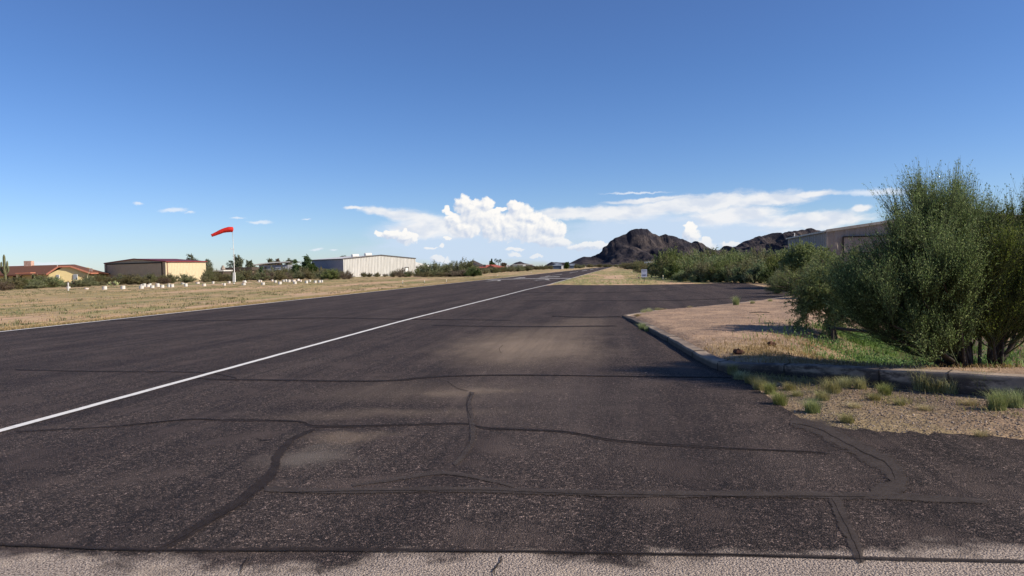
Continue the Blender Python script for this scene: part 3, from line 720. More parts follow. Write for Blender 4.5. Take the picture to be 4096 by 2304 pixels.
BARK = pm('dark bark', (.075, .058, .045), (.045, .036, .03), 14, .9, .01, 40)
GTWIG = pm('green bark', (.075, .10, .035), (.05, .06, .03), 6, .8)
TWIG = pm('grey twigs', (.16, .125, .095), (.09, .07, .055), 6, .9)
L_OLIVE = leafmat('olive leaves', (.105, .120, .045), (.19, .20, .08), (.28, .27, .13))
L_CREO = leafmat('creosote leaves', (.105, .105, .042), (.19, .175, .075), (.28, .24, .12))
L_MESQ = leafmat('mesquite leaves', (.105, .145, .042), (.20, .25, .078), (.32, .35, .14), .4)
L_DARK = leafmat('dark green leaves', (.032, .060, .016), (.075, .125, .030), (.14, .19, .05))
L_VERDE = leafmat('palo verde leaves', (.095, .150, .032), (.19, .26, .062), (.36, .41, .14), .4)
L_DRY = leafmat('dry brown twigs', (.12, .085, .055), (.19, .14, .09), (.25, .19, .13))
L_EUC = leafmat('grey green leaves', (.11, .135, .08), (.19, .21, .13), (.27, .28, .18))
L_PALM = leafmat('palm fronds', (.03, .045, .02), (.07, .09, .035))
L_GREEN = leafmat('fresh green leaves', (.065, .13, .018), (.13, .23, .035), (.24, .33, .07), .45)
L_STRAW = leafmat('straw blades', (.30, .215, .085), (.42, .32, .14), (.52, .42, .22), .3)
L_TUFT = leafmat('tuft blades', (.24, .25, .09), (.42, .40, .17), (.58, .52, .27), .35)

def bush_mesh(seed, lm, Hh=1.0, R=1.0, ns=38, nt=10, nl=15, leaf=.075, lw=.04, dense=1.0, sm=TWIG):
    """unit-high bush: many stems from one base, twigs with leaves"""
    rng = np.random.default_rng(seed)
    az = rng.uniform(0, 2*np.pi, ns); pol = np.arccos(rng.uniform(.05, 1, ns))*.98
    lump = 1+.22*np.sin(az*2+seed)+.15*np.sin(az*3+seed*1.7); lump = lump*rng.uniform(.72, 1.1, ns)
    tip = np.stack([np.cos(az)*np.sin(pol)*R*lump, np.sin(az)*np.sin(pol)*R*lump, np.cos(pol)*Hh*rng.uniform(.7, 1.08, ns)*.88+.08], -1)
    base = np.stack([rng.normal(0, .05, ns)*R, rng.normal(0, .05, ns)*R, np.full(ns, -.03)], -1)
    mid = tip*.45+np.array([0, 0, .18])*Hh
    s1 = (base, mid, tip)
    c = spawn(rng, *s1, nt, .12, 1.0, .36*Hh, 1.0, .62, .35, .1, .3)
    V, F = leafset(rng, *c[:3], int(nl*dense), leaf, lw, .0, 1.0, .0, 1.0, .035)
    tv, tf = tubeset([(base, mid, tip, .018, .006, 5), (c[0], c[1], c[2], .006, .002, 3)])
    return mesh('foliage', V, F, lm), mesh('stems', tv, tf, sm)
VAR = {}
for nm, lm, kw in (('creo', L_CREO, {}), ('olive', L_OLIVE, dict(R=1.0)), ('mesq', L_MESQ, dict(R=1.0, ns=48, nt=10, nl=17)), ('dark', L_DARK, dict(ns=44, nl=20)), ('dry', L_DRY, dict(nl=9))):
    VAR[nm] = [bush_mesh(100+i*7+len(nm)*31, lm, **kw) for i in range(4 if nm in ('creo', 'olive', 'mesq') else 2)]
NEARB = [bush_mesh(900+i, L_MESQ, ns=60, nt=14, nl=26, leaf=.035, lw=.016) for i in range(4)]
ORD = ['first','second','third','fourth','fifth','sixth','seventh','eighth','ninth','tenth','eleventh','twelfth','thirteenth','fourteenth','fifteenth','sixteenth','seventeenth','eighteenth','nineteenth','twentieth']
TENS = {2:'twenty',3:'thirty',4:'forty',5:'fifty'}
def ordn(i):
    if i < 20: return ORD[i]
    n = i+1
    return {20:'twentieth',30:'thirtieth',40:'fortieth',50:'fiftieth'}[n] if n % 10 == 0 else TENS[n//10]+'-'+ORD[n % 10-1]
rb = random.Random(77)
ADJ = {'creo': 'olive brown bush', 'olive': 'dull green bush', 'mesq': 'bright green bush', 'dark': 'dark green bush', 'dry': 'dry brown twiggy bush', 'near': 'feathery green bush'}
def bush_row(where, items, group):
    """items: (px, depth, top y px, width px, variant)"""
    items = sorted(items, key=lambda q: q[0])
    for i, (px, Y, ty, wpx, kind) in enumerate(items):
        base = GD(px, Y); Hh = P(px, ty, Y)[2]*1.12; Hh = max(Hh, .4); R = wpx/2/FPX*Y*1.32
        fm, sm = rb.choice(NEARB if kind == 'near' else VAR[kind])
        z = H(base[0], base[1])
        t = thing('bush', (base[0], base[1], z), f"{ADJ[kind]}, {ordn(i)} from the left {where}", 'bush', group, rb.uniform(0, 6.28))
        t.scale = (R, R*rb.uniform(.85, 1.1), Hh)
        obj('foliage', fm, t); obj('stems', sm, t)
def rowgen(x0, x1, n, Yf, tyf, wpx, kinds, jx=.35, jy=.06, jt=3):
    out = []
    for i in range(n):
        a = (i+.5+rb.uniform(-jx, jx))/n; px = x0+(x1-x0)*a
        Y = (Yf(a) if callable(Yf) else Yf)*(1+rb.uniform(-jy, jy)); ty = (tyf(a) if callable(tyf) else tyf)+rb.uniform(-jt, jt)
        out.append((px, Y, ty, wpx*rb.uniform(.8, 1.3), rb.choice(kinds)))
    return out
lin = lambda a, b: (lambda t_: a+(b-a)*t_)
# left of the windsock
bush_row('in the hedge before the yellow house', [(-20,100,1116,90,'olive'),(35,98,1118,90,'creo'),(75,104,1112,80,'olive'),(118,106,1120,90,'mesq'),(165,110,1106,100,'olive'),(212,112,1112,80,'mesq'),(10,92,1128,60,'dry'),(255,116,1128,50,'dry'),(278,114,1130,50,'dry'),(318,112,1124,66,'olive'),(352,116,1114,60,'olive'),(395,122,1128,60,'creo'),(140,104,1124,70,'olive')], 'bushes before the yellow house')
bush_row('in scrub beside the yellow house', rowgen(335,430,6,165,1104,40,['creo','olive']), 'scrub beside the yellow house')
bush_row('before the tan hangar', [(440,128,1112,60,'creo'),(478,130,1104,66,'olive'),(520,128,1102,80,'creo'),(555,126,1106,60,'creo'),(596,130,1100,70,'olive'),(635,132,1106,60,'creo'),(666,134,1100,50,'creo'),(690,135,1102,44,'olive'),(742,138,1100,70,'olive'),(818,140,1106,34,'creo'),(655,128,1112,50,'dry')], 'bushes before the tan hangar')
bush_row('between tan hangar and windsock', rowgen(828,930,7,150,lin(1088,1100),44,['creo','olive','creo'])+[(838,165,1074,50,'olive'),(858,160,1086,44,'creo')], 'scrub between hangar and windsock')
bush_row('in scrub behind the white drums', rowgen(930,1290,16,lin(150,160),lin(1092,1088),46,['creo','olive','creo','olive','dry'])+rowgen(960,1290,14,185,lin(1084,1072),44,['creo','olive']), 'scrub behind the white drums')
bush_row('before the ribbed hangar', [(1290,146,1086,60,'olive'),(1325,143,1080,66,'mesq'),(1352,146,1084,50,'olive'),(1378,143,1086,50,'dry'),(1396,144,1092,36,'dry'),(1455,185,1090,26,'creo'),(1478,183,1093,24,'creo'),(1508,182,1091,26,'creo'),(1540,182,1096,20,'dry'),(1575,168,1086,36,'creo'),(1600,160,1076,44,'dry'),(1622,163,1090,30,'dark'),(1640,168,1086,30,'creo'),(1672,170,1080,32,'creo')], 'bushes before the ribbed hangar')
bush_row('in the thicket beside the ribbed hangar', [(1700,165,1063,72,'mesq'),(1730,160,1057,81,'olive'),(1752,172,1063,58,'creo'),(1782,170,1061,72,'olive'),(1808,168,1055,66,'olive'),(1838,160,1047,81,'creo'),(1870,158,1051,87,'olive'),(1892,164,1059,66,'creo'),(1850,150,1081,87,'dry'),(1800,152,1089,87,'creo'),(1890,146,1077,63,'dark'),(1760,156,1089,81,'creo'),(1700,156,1089,72,'creo')], 'thicket right of the ribbed hangar')
bush_row('in low scrub left of the runway', rowgen(1912,2120,14,lin(195,330),lin(1076,1064),30,['creo','creo','olive'],jt=1.5)+rowgen(2000,2330,20,lin(300,620),lin(1068,1060),26,['creo','creo','olive'],jt=1.2), 'low scrub left of the runway')
bush_row('in farthest scrub beyond the runway', rowgen(2330,2640,18,900,lin(1059,1056),22,['creo','olive'],jt=1), 'farthest scrub')
# right of the runway
bush_row('in brown scrub behind the sign', rowgen(2490,2680,14,lin(330,130),lin(1053,1041),44,['creo','creo','olive'],jt=2)+rowgen(2550,2680,6,lin(150,105),lin(1056,1050),50,['creo','olive'],jt=2), 'scrub behind the sign')
bush_row('in the rear rank right of the sign', rowgen(2660,3170,20,lin(95,88),lin(1020,1014),74,['mesq','olive','mesq'],jt=5)+[(2672,92,1008,90,'dark'),(2700,90,1012,80,'mesq')], 'thicket right of the sign')
bush_row('in the middle rank right of the sign', rowgen(2660,3180,19,lin(84,72),lin(1046,1026),88,['mesq','mesq','olive','creo'],jt=6), 'thicket right of the sign')
bush_row('in the front rank right of the sign', [(2700,74,1072,60,'dark'),(2722,68,1094,60,'mesq'),(2770,67,1066,80,'olive'),(2820,66,1058,90,'creo'),(2880,64,1052,90,'mesq'),(2940,62,1060,80,'creo'),(2990,60,1054,90,'olive'),(3040,58,1058,90,'mesq'),(2650,110,1082,36,'dry'),(2745,70,1086,70,'mesq'),(2795,66,1080,80,'mesq'),(2850,64,1070,80,'olive'),(2910,63,1074,80,'mesq'),(2965,60,1072,80,'mesq'),(3015,58,1076,80,'olive'),(3090,56,1062,70,'dark'),(3130,54,1070,80,'olive')], 'thicket right of the sign')
bush_row('under the tall mesquite by the taxiway', [(3200,34,1072,150,'near'),(3290,30,1060,150,'near'),(3380,27,1050,150,'near'),(3110,38,1100,80,'near')], 'bushes by the taxiway')
bush_row('behind the big palo verde', [(3480,24,1060,170,'near'),(3600,26,1040,180,'near'),(3740,25,1030,200,'near'),(3860,24,1000,200,'near'),(3980,26,1040,180,'near'),(4090,24,1020,200,'near')], 'bushes behind the palo verde')

def tree(name, base, tips, label, cat, group, lm, trunk_r=.12, levels=((8,.9),(8,.5)), nl=12, leaf=.05, lw=.02, up=.3, along=.9, rnd=.5, curl=.05, seed=1, spread=.8, fork=0.0, mid_out=.35, k=5, loff=.01, bark2=None):
    rng = np.random.default_rng(seed); base = np.array(base, float); T = np.array(tips, float)-base; n = len(T)
    t = thing(name, base, label, cat, group)
    sets = []
    if fork:
        fk = np.array([rng.normal(0, .06), rng.normal(0, .06), fork])
        sets.append((np.zeros((1, 3))-np.array([[0, 0, .15]]), fk[None]*.5+rng.normal(0, .05, (1, 3)), fk[None], trunk_r*1.15, trunk_r*.8, 6)); A = np.repeat(fk[None], n, 0)
    else: A = rng.normal(0, trunk_r*2.2, (n, 3))*np.array([1, 1, 0])-np.array([0, 0, .15])
    B = A+(T-A)*np.array([mid_out, mid_out, .55]); C = T
    sets.append((A, B, C, trunk_r*(.6 if fork else .55), trunk_r*.16, 9)); cur = (A, B, C); r = trunk_r*.26
    for li, (cnt, ln, *ur) in enumerate(levels):
        u_, q_ = ur if ur else (up, rnd)
        c = spawn(rng, *cur, cnt, .25 if li == 0 else .15, 1.0, ln, along, q_, u_, curl)
        sets.append((c[0], c[1], c[2], r, r*.4, 4 if li == 0 else 3)); r *= .42; cur = c[:3]
    tv, tf = tubeset(sets[:(2 if fork else 1)], 8); obj('trunk', mesh('trunk', tv, tf, BARK, True), t)
    v1, f1 = tubeset(sets[(2 if fork else 1):], 3); obj('branches', mesh('branches', v1, f1, bark2 or BARK), t)
    V, F = leafset(rng, *cur, nl, leaf, lw, 0, 1, 0, spread, loff)
    obj('crown', mesh('crown', V, F, lm), t); return t
VB = (6.30, 10.15, H(6.30, 10.15)-.02); VB2 = (6.72, 10.25, H(6.72, 10.25)-.02)
tA = [P(a, b+(45 if b < 1000 else 10), c*.84) for a, b, c in ((3640,890,12.2),(3580,1000,11.6),(3700,830,12.3),(3520,1090,12.6),(3840,830,12.9),(3780,810,11.7),(3715,850,12),(3690,940,11.6),(3650,1010,12),(3800,890,12.6),(3870,960,12.2),(3590,1080,11.8),(3520,1150,12.2),(3570,1180,11.4),(3660,1090,12.8),(3730,1000,11.3),(3770,1110,11.0),(3450,1235,12),(3510,1265,11.6),(3620,1250,12.2),(3860,1080,12.6),(3690,1190,11.1),(3440,1180,12.8),(3760,950,13),(3570,1290,11.1),(3830,1200,11.2),(3930,1010,12.2),(3900,920,12.9),(3400,1250,12.2),(3460,1300,11.6),(3740,890,11.8))]
LV = ((11,.52,.16,.40),(9,.44,.26,.32),(8,.60,.42,.19))
tree('palo_verde_tree', VB, tA, 'big feathery palo verde with many dark stems behind the kerb', 'tree', 'palo verde trees behind the kerb', L_VERDE, .050, LV, 10, .030, .010, .42, 1.0, .40, .05, 5, .55, bark2=GTWIG)
tB = [P(a, b+(45 if b < 1000 else 10), c*.84) for a, b, c in ((4085,870,12),(4150,910,12.4),(4200,1010,12),(4020,960,12.9),(3990,1090,11.5),(4260,910,12.5),(4130,1140,11.6),(4300,1130,12.5),(3960,1030,12.6),(4060,1240,11.8),(4080,1020,12.8),(4200,1220,11.8),(3950,1200,11.6),(4040,1090,12.2),(3990,960,12.2))]
tree('palo_verde_tree', VB2, tB, 'palo verde cut off by the right edge of the photo, leaning right', 'tree', 'palo verde trees behind the kerb', L_VERDE, .050, LV, 10, .030, .010, .42, 1.0, .40, .05, 6, .55, bark2=GTWIG)
sb = GD(3330, 16.6); sb[2] = H(sb[0], sb[1])-.03
tC = [P(*q) for q in ((3235,1120,16.6),(3290,1080,16.2),(3350,1050,17),(3430,1070,16.7),(3480,1120,16.3),(3240,1190,16.2),(3400,1190,17.3),(3500,1060,17.4),(3560,1120,16.8),(3310,1190,16))]
tree('mesquite_tree', sb, tC, 'small mesquite with a crooked single trunk beside the ditch', 'tree', None, L_MESQ, .045, ((10,.62),(9,.42),(5,.26)), 13, .045, .018, -.12, .8, .55, -.12, 8, .8, fork=.55, mid_out=.55)
b3 = GD(3352, 16.2); b3[2] = H(b3[0], b3[1])-.03
tree('mesquite_tree', b3, [P(*q) for q in ((3520,1180,15.8),(3560,1120,15.4),(3600,1180,15.9),(3480,1130,16.2))], 'thin sapling leaning right beside the small mesquite', 'tree', None, L_MESQ, .030, ((9,.55),(8,.35),(4,.2)), 12, .045, .015, .05, .9, .5, 0, 9, .8, fork=.5, mid_out=.5)
fb = GD(3215, 46); tree('mesquite_tree', fb, [P(q[0], q[1]+38, q[2]) for q in ((3175,1010,46),(3205,985,45),(3240,1000,47),(3270,1010,45),(3295,1030,46),(3170,1050,45),(3225,1030,44),(3300,1050,46),(3260,1060,44))], 'tall mesquite before the corner of the grey hangar', 'tree', None, L_MESQ, .10, ((10,1.2),(9,.75),(5,.4)), 12, .10, .045, .25, .9, .6, .02, 12, .8, fork=.5, mid_out=.4)

def far_tree(px, Y, ty, wpx, label, lm, cat='tree', seed=0, low=.35, nl=10, name='tree', group='trees behind the buildings', leaf=None, top_w=1.0, clumps=9):
    rng = random.Random(seed*13+int(px)); b = GD(px, Y); Hh = P(px, ty, Y)[2]; R = wpx/2/FPX*Y
    tips = []
    for i in range(clumps):
        a = 2*math.pi*i/clumps+rng.uniform(-.3, .3); zz = rng.uniform(low, .86); rr = R*.62*math.sqrt(max(.05, 1-((zz-.5)/.62)**2))*rng.uniform(.5, 1)
        tips.append((b[0]+rr*math.cos(a), b[1]+rr*math.sin(a), Hh*zz))
    tips.append((b[0], b[1], Hh*.86)); s = Hh/6
    return tree(name, b, tips, label, cat, group, lm, .16*s, ((7,.26*Hh*.8),(7,.16*Hh*.8)), nl, leaf or Y/737*1.15, (leaf or Y/737*1.15)*.6, .2, .7, .75, 0, seed+3, 1.0, fork=Hh*low*.6, mid_out=.5, loff=Hh*.018)
far_tree(768, 205, 1011, 74, 'tall grey green tree standing behind the tan hangar roof', L_EUC, seed=1, low=.45)
far_tree(833, 200, 1032, 54, 'rounder grey green tree at the right end of the tan hangar', L_EUC, seed=2, low=.3)
far_tree(952, 230, 1020, 60, 'broad grey green tree just right of the windsock pole', L_EUC, seed=3, low=.4)
far_tree(1003, 235, 1038, 46, 'grey green tree between windsock and white roofed workshop', L_EUC, seed=4, low=.4)
far_tree(1085, 250, 1034, 34, 'small brownish tree over the left of the workshop roof', L_EUC, seed=5, low=.6)
far_tree(1113, 252, 1030, 42, 'rounded brownish tree over the middle of the workshop roof', L_DRY, seed=6, low=.5)
far_tree(1157, 252, 1030, 22, 'thin wispy tree over the right end of the workshop roof', L_EUC, seed=7, low=.55, nl=5)
far_tree(1184, 185, 1033, 50, 'bright green tree against the right end of the workshop', L_DARK, seed=8, low=.15, nl=16)
far_tree(1228, 190, 1019, 44, 'tallest dark green tree left of the ribbed hangar', L_DARK, seed=9, low=.3, nl=16)
far_tree(1250, 186, 1048, 50, 'low dark green tree touching the ribbed hangar corner', L_DARK, seed=10, low=.15, nl=14)
far_tree(1048, 178, 1068, 34, 'dark rounded shrub before the left end of the workshop', L_DARK, seed=11, low=.15, nl=14, name='shrub', cat='shrub')
far_tree(1974, 398, 1051, 18, 'small dark tree between cypress and fan palm', L_DARK, seed=12, low=.3)
far_tree(2016, 398, 1050, 24, 'brownish tree right of the two close fan palms', L_DRY, seed=13, low=.3)
far_tree(2267, 500, 1049, 20, 'dark tree between the two dark roofed barns', L_DARK, seed=14, low=.2)
far_tree(1376, 235, 1018, 34, 'fan shaped tree top above the ribbed hangar roof', L_EUC, seed=15, low=.6, nl=8)
def palm(px, Y, ty, wpx, label, seed=0):
    rng = np.random.default_rng(seed); b = GD(px, Y); Hh = P(px, ty, Y)[2]; R = wpx/2/FPX*Y
    t = thing('palm_tree', b, label, 'palm tree', 'fan palms')
    MB().tube([(0, 0, -.1), (.05, 0, Hh*.4), (0, 0, Hh-R)], [.028*Hh, .022*Hh, .02*Hh], 8).build('trunk', BARK, t, True)
    n = 60; A = np.tile(np.array([0, 0, Hh-R]), (n, 1)); d = unit(rng.normal(0, 1, (n, 3))+np.array([0, 0, .35])); C = A+d*R+np.array([0, 0, -.12*R])
    V, F = leafset(rng, A, A+d*R*.6, C, 14, R*.35, R*.06, .45, 1.0, .2, .45); obj('crown', mesh('crown', V, F, L_PALM), t)
palm(1984.5, 380, 1034, 13, 'tall slim fan palm standing alone over the red roof', 1)
palm(1994, 382, 1039, 12, 'dark fan palm, left of the close pair', 2); palm(2002, 384, 1036, 12, 'taller fan palm, right of the close pair', 3)
palm(923, 215, 1042, 30, 'dark palm standing just left of the windsock pole', 4)
def cypress(px, Y, ty, wpx, label, seed):
    rng = np.random.default_rng(seed); b = GD(px, Y); Hh = P(px, ty, Y)[2]; R = wpx/2/FPX*Y
    t = thing('cypress_tree', b, label, 'tree'); n = 260; z = rng.uniform(.08, .97, n); a = rng.uniform(0, 6.28, n); r = R*np.sqrt(np.clip(1-(z-.3)**2/.5, .03, 1))*rng.uniform(.5, 1, n)
    A = np.stack([r*np.cos(a), r*np.sin(a), z*Hh], -1); C = A+np.array([0, 0, .06*Hh])
    V, F = leafset(rng, A, (A+C)/2, C, 6, .5, .3, 0, 1, 0, .5); obj('crown', mesh('crown', V, F, L_DARK), t)
    MB().tube([(0, 0, -.1), (0, 0, Hh*.7)], [.18, .05], 8).build('trunk', BARK, t)
cypress(1968, 385, 1038, 5, 'tall narrow cypress above the red roofed house', 1); cypress(1961, 390, 1047, 3.6, 'shorter narrow cypress left of the tall one', 2)

# ------------------------------------------------------------------ metal buildings
def gable_hall(name, c0, ax, wd, ln, eave, ridge, label, mats, rib=.42, ribd=.05, over=.25, roof_over=.15):
    """c0 near corner, ax unit vector along the gable (width wd), length ln goes along ay = ax turned; mats dict"""
    ax = np.array(ax, float); ax /= np.linalg.norm(ax); ay = np.array([-ax[1], ax[0], 0])
    t = thing(name, (c0[0], c0[1], 0), label, 'hangar', None, math.atan2(ax[1], ax[0]))
    def ribwall(p0, p1, top, out):
        p0 = np.array(p0, float); p1 = np.array(p1, float); L = np.linalg.norm(p1-p0); d = (p1-p0)/L; out = np.array(out, float)
        n = max(4, int(L/rib)); V = []; F = []
        for i in range(n):
            for (f, o) in ((0, 0), (.55, 0), (.66, ribd), (.89, ribd)):
                s = (i+f)*L/n; q = p0+d*s+out*o; V += [(q[0], q[1], -.3), (q[0], q[1], top(s/L))]
        q = p1; V += [(q[0], q[1], -.3), (q[0], q[1], top(1))]
        for i in range(len(V)//2-1): F.append((2*i, 2*i+2, 2*i+3, 2*i+1))
        return V, F
    gab = lambda u: eave+(ridge-eave)*(1-abs(2*u-1))
    for (a, b, top, out, m, nm) in (((0, 0), (wd, 0), gab, (0, -1), mats['front'], 'wall'), ((wd, 0), (wd, ln), lambda u: eave, (1, 0), mats['side'], 'wall'), ((wd, ln), (0, ln), gab, (0, 1), mats['side'], 'wall'), ((0, ln), (0, 0), lambda u: eave, (-1, 0), mats['left'], 'wall')):
        v, f = ribwall(a, b, top, out); obj(nm, mesh(nm, v, f, m), t)
    o = over; e = -(ridge-eave)/(wd/2)*o; V = [(-o, -roof_over, eave+e), (wd/2, -roof_over, ridge), (wd+o, -roof_over, eave+e), (-o, ln+roof_over, eave+e), (wd/2, ln+roof_over, ridge), (wd+o, ln+roof_over, eave+e)]
    V = [(x, y, z+.03) for x, y, z in V]+[(x, y, z+.14) for x, y, z in V]
    F = [(0, 3, 4, 1), (1, 4, 5, 2), (6, 7, 10, 9), (7, 8, 11, 10), (0, 1, 7, 6), (1, 2, 8, 7), (3, 9, 10, 4), (4, 10, 11, 5), (0, 6, 9, 3), (2, 5, 11, 8)]
    obj('roof', mesh('roof', V, F, mats['roof']), t)
    for sx in (-.04, wd+.04): MB().box((sx, -.06, eave/2-.1), (.16, .16, eave+.2)).build('corner_trim', mats['trim'], t)
    mb = MB(); mb.slab((-o, -roof_over-.03, eave+e+.08), (wd/2, -roof_over-.03, ridge+.08), .05, .24); mb.slab((wd/2, -roof_over-.033, ridge+.08), (wd+o, -roof_over-.033, eave+e+.08), .05, .24)
    mb.build('roof_trim', mats['rtrim'], t)
    for sx, ss in ((-o-.06, -1), (wd+o+.06, 1)):
        MB().box((sx, ln/2, eave+e+.04), (.12, ln+.3, .16)).build('gutter', mats['rtrim'], t)
    return t
TAN = pm('tan metal', (.64, .54, .35), (.58, .49, .32), 2, .55, spec=.35); TAN_SHADE = pm('tan metal darkened for shade', (.46, .35, .23), (.42, .32, .205), 2, .55, spec=.3)  # gable copy of the tan metal, darkened to carry its shade
MAROON = pm('maroon trim', (.26, .045, .04), (.20, .035, .032), 3, .5); BLACK = pm('dark gap', (.012, .01, .01), (.02, .016, .015), 3, .8)
MRF = pm('maroon roof', (.17, .035, .032), (.13, .03, .03), 1, .5)
# tan hangar: far right corner at px 811, near right corner px 664
n0 = GD(664, 170); f0 = GD(811, 187)
cl = GD(422, 179)
axh = n0-cl; wd = float(np.linalg.norm(axh)); ln = float(np.linalg.norm(f0-n0))*.98
Ye = n0[1]; eave = P(664, 1047, Ye)[2]; ridge = P(545, 1036, 172)[2]
th = gable_hall('hangar', cl, axh, wd, 11.5, eave, ridge, 'tan metal hangar with maroon roof trim and wide shaded door', dict(front=TAN_SHADE, side=TAN, left=TAN_SHADE, roof=MRF, trim=TAN, rtrim=MAROON))
dw0, dw1 = wd*.045, wd*.945; dz = eave*.935
d = thing('x', (0, 0, 0), None, None) if False else None
mb = MB(); n = 44
V = []; F = []
for i in range(n+1):
    for f, oo in ((0, 0), (.5, 0), (.6, .04), (.9, .04)):
        if i == n and f: break
        x = dw0+(dw1-dw0)*(i+f)/n; V += [(x, -.20-oo, 0), (x, -.20-oo, dz)]
for i in range(len(V)//2-1): F.append((2*i, 2*i+2, 2*i+3, 2*i+1))
door = obj('hangar_door', mesh('hangar_door', V, F, TAN_SHADE), th)
MB().box(((dw0+dw1)/2, -.26, dz*.42), (dw1-dw0, .06, .07)).build('door_rail', TAN_SHADE, door)
MB().box(((dw0+dw1)/2, -.18, dz+.12), (dw1-dw0+.2, .3, .22)).build('door_header', BLACK, th)
for xx in (dw0-.06, dw1+.06): MB().box((xx, -.2, dz/2), (.1, .12, dz)).build('door_jamb', BLACK, th)
mb = MB(); mb.tube([(wd+.12, .35, eave), (wd+.12, .35, 0)], [.06, .06], 6); mb.build('downpipe', MAROON, th)

# ribbed pale hangar
PALE = pm('pale galvanised wall', (.58, .57, .54), (.49, .48, .45), 1.5, .5, spec=.3, stretch=(1, 1, .2)); PALE_SHADE = pm('pale wall shade toned', (.30, .32, .38), (.27, .29, .34), 2, .55)  # left wall's shade put into its greyer, bluer colour
WROOF = pm('white metal roof', (.72, .70, .66), (.62, .60, .56), 1, .45); DTRIM = pm('dark grey trim', (.10, .09, .09), (.07, .065, .065), 3, .6)
c0 = GD(1375, 190); c1 = GD(1661, 208); ax = c1-c0; wd = float(np.linalg.norm(ax)); eave = P(1375, 1036, 190)[2]; ridge = P(1519, 1021.5, 199)[2]
Lw = 14.5
rh = gable_hall('hangar', c0, ax, wd, Lw, eave, ridge, 'large pale ribbed metal hangar with two rooftop vents', dict(front=PALE, side=PALE, left=PALE_SHADE, roof=WROOF, trim=PALE, rtrim=DTRIM), rib=.50, ribd=.085)
for (u, yy) in ((.26, 3.5), (.42, 3.0)):
    zz = eave+(ridge-eave)*u*2+.1
    v = MB().tube([(wd*u-1.0, yy, zz+.34), (wd*u+1.0, yy, zz+.42)], [.42, .42], 12).build('roof_vent', WROOF, rh)
    MB().box((wd*u, yy, zz+.05), (1.6, .5, .2)).build('vent_base', DTRIM, v)
dx = wd*.87
dd_ = MB().box((dx, -.12, 1.05), (1.0, .06, 2.1)).build('door', WHITE, rh); mb = MB(); mb.box((dx-.6, -.14, 1.1), (.14, .1, 2.3)); mb.box((dx+.6, -.14, 1.1), (.14, .1, 2.3)); mb.box((dx, -.14, 2.3), (1.34, .1, .14)); mb.build('door_frame', DTRIM, rh)
mb = MB(); mb.tube([(-.35, Lw*.99, 0), (-.35, Lw*.99, eave)], [.07, .07], 6); mb.build('downpipe', DTRIM, rh)

def box_house(name, px0, px1, Y, ytop_l, ytop_r, label, wallm, roofm, depth=8, roof_t=.35, over=.4, cat='building', hipped=0.0, zroof=None, ry=0.0):
    a = GD(px0, Y); b = GD(px1, Y+ry); h = (P(px0, ytop_l, Y)[2]+P(px1, ytop_r, Y+ry)[2])/2; ax = b-a; L = float(np.linalg.norm(ax))
    t = thing(name, a, label, cat, None, math.atan2(ax[1], ax[0]))
    MB().box((L/2, depth/2, h/2-.2), (L, depth, h+.4)).build('wall', wallm, t)
    if hipped:
        o = over; V = [(-o, -o, h), (L+o, -o, h), (L+o, depth+o, h), (-o, depth+o, h), (depth*.5, depth/2, h+hipped), (L-depth*.5, depth/2, h+hipped)]
        V += [(x, y, z-.15) for x, y, z in V[:4]]
        obj('roof', mesh('roof', V, [(0, 1, 5, 4), (1, 2, 5), (2, 3, 4, 5), (3, 0, 4), (9, 8, 7, 6), (6, 7, 1, 0), (7, 8, 2, 1), (8, 9, 3, 2), (9, 6, 0, 3)], roofm), t)
    else: MB().box((L/2, depth/2, h+roof_t/2), (L+2*over, depth+2*over, roof_t)).build('roof', roofm, t)
    return t, L, h
# building behind the ribbed hangar
BROOF = pm('cream metal roof', (.62, .60, .54), (.55, .53, .47), 1, .5)
a = GD(1640, 250); b = GD(1725, 262); axx = b-a
t = thing('metal_shed', a, 'low shed with a cream sloping roof behind the ribbed hangar', 'shed', None, math.atan2(axx[1], axx[0])); L = float(np.linalg.norm(axx)); z0 = P(1655, 1066, 250)[2]; z1 = P(1661, 1037, 262)[2]
MB().box((L/2, 5, z0/2-.2), (L, 9.6, z0+.4)).build('wall', PALE, t)
obj('roof', mesh('roof', [(-.3, -.3, z0), (L+.3, -.3, z0), (L*.35, 5, z1), (-.3, 5, z1), (-.3, 10.3, z0), (L+.3, 10.3, z0)], [(0, 1, 2, 3), (3, 2, 5, 4), (1, 5, 2)], BROOF), t)
MB().box((L/2, -.33, z0-.1), (L+.6, .08, .2)).build('gutter', DTRIM, t)
# white roofed workshop
WSW = pm('grey workshop wall', (.26, .265, .30), (.22, .225, .26), 2, .7)
Yw = 205; a = GD(1037, Yw); b = GD(1152, Yw); L = float(b[0]-a[0]); zE = P(1037, 1061, Yw)[2]; zE2 = P(1152, 1057, Yw)[2]
t = thing('workshop', a, 'grey workshop with white curved roof and white sectional door', 'workshop')
MB().box((L/2, 4.5, zE/2-.2), (L, 9, zE+.35)).build('wall', WSW, t)
V = []; F = []; ns = 10
for j, yy in enumerate((-.6, 9.6)):
    for i in range(ns+1):
        u = i/ns; x = -1.5+(L+2.4)*u; z = zE+.0+.52*math.sin(math.pi*min(1, u*1.25)*.5)+.12*u; V.append((x, yy, z)); V.append((x, yy, z+.16+.12*min(1, u*6)))
for i in range(ns):
    o = 2*i; q = 2*(ns+1); F += [(o, o+2, o+3, o+1), (o+1, o+3, o+3+q, o+1+q), (o, o+q, o+2+q, o+2), (o+q, o+1+q, o+3+q, o+2+q)]
obj('roof', mesh('roof', V, F, WROOF), t)
px2x = lambda p: (p-1037)/(1152-1037)*L
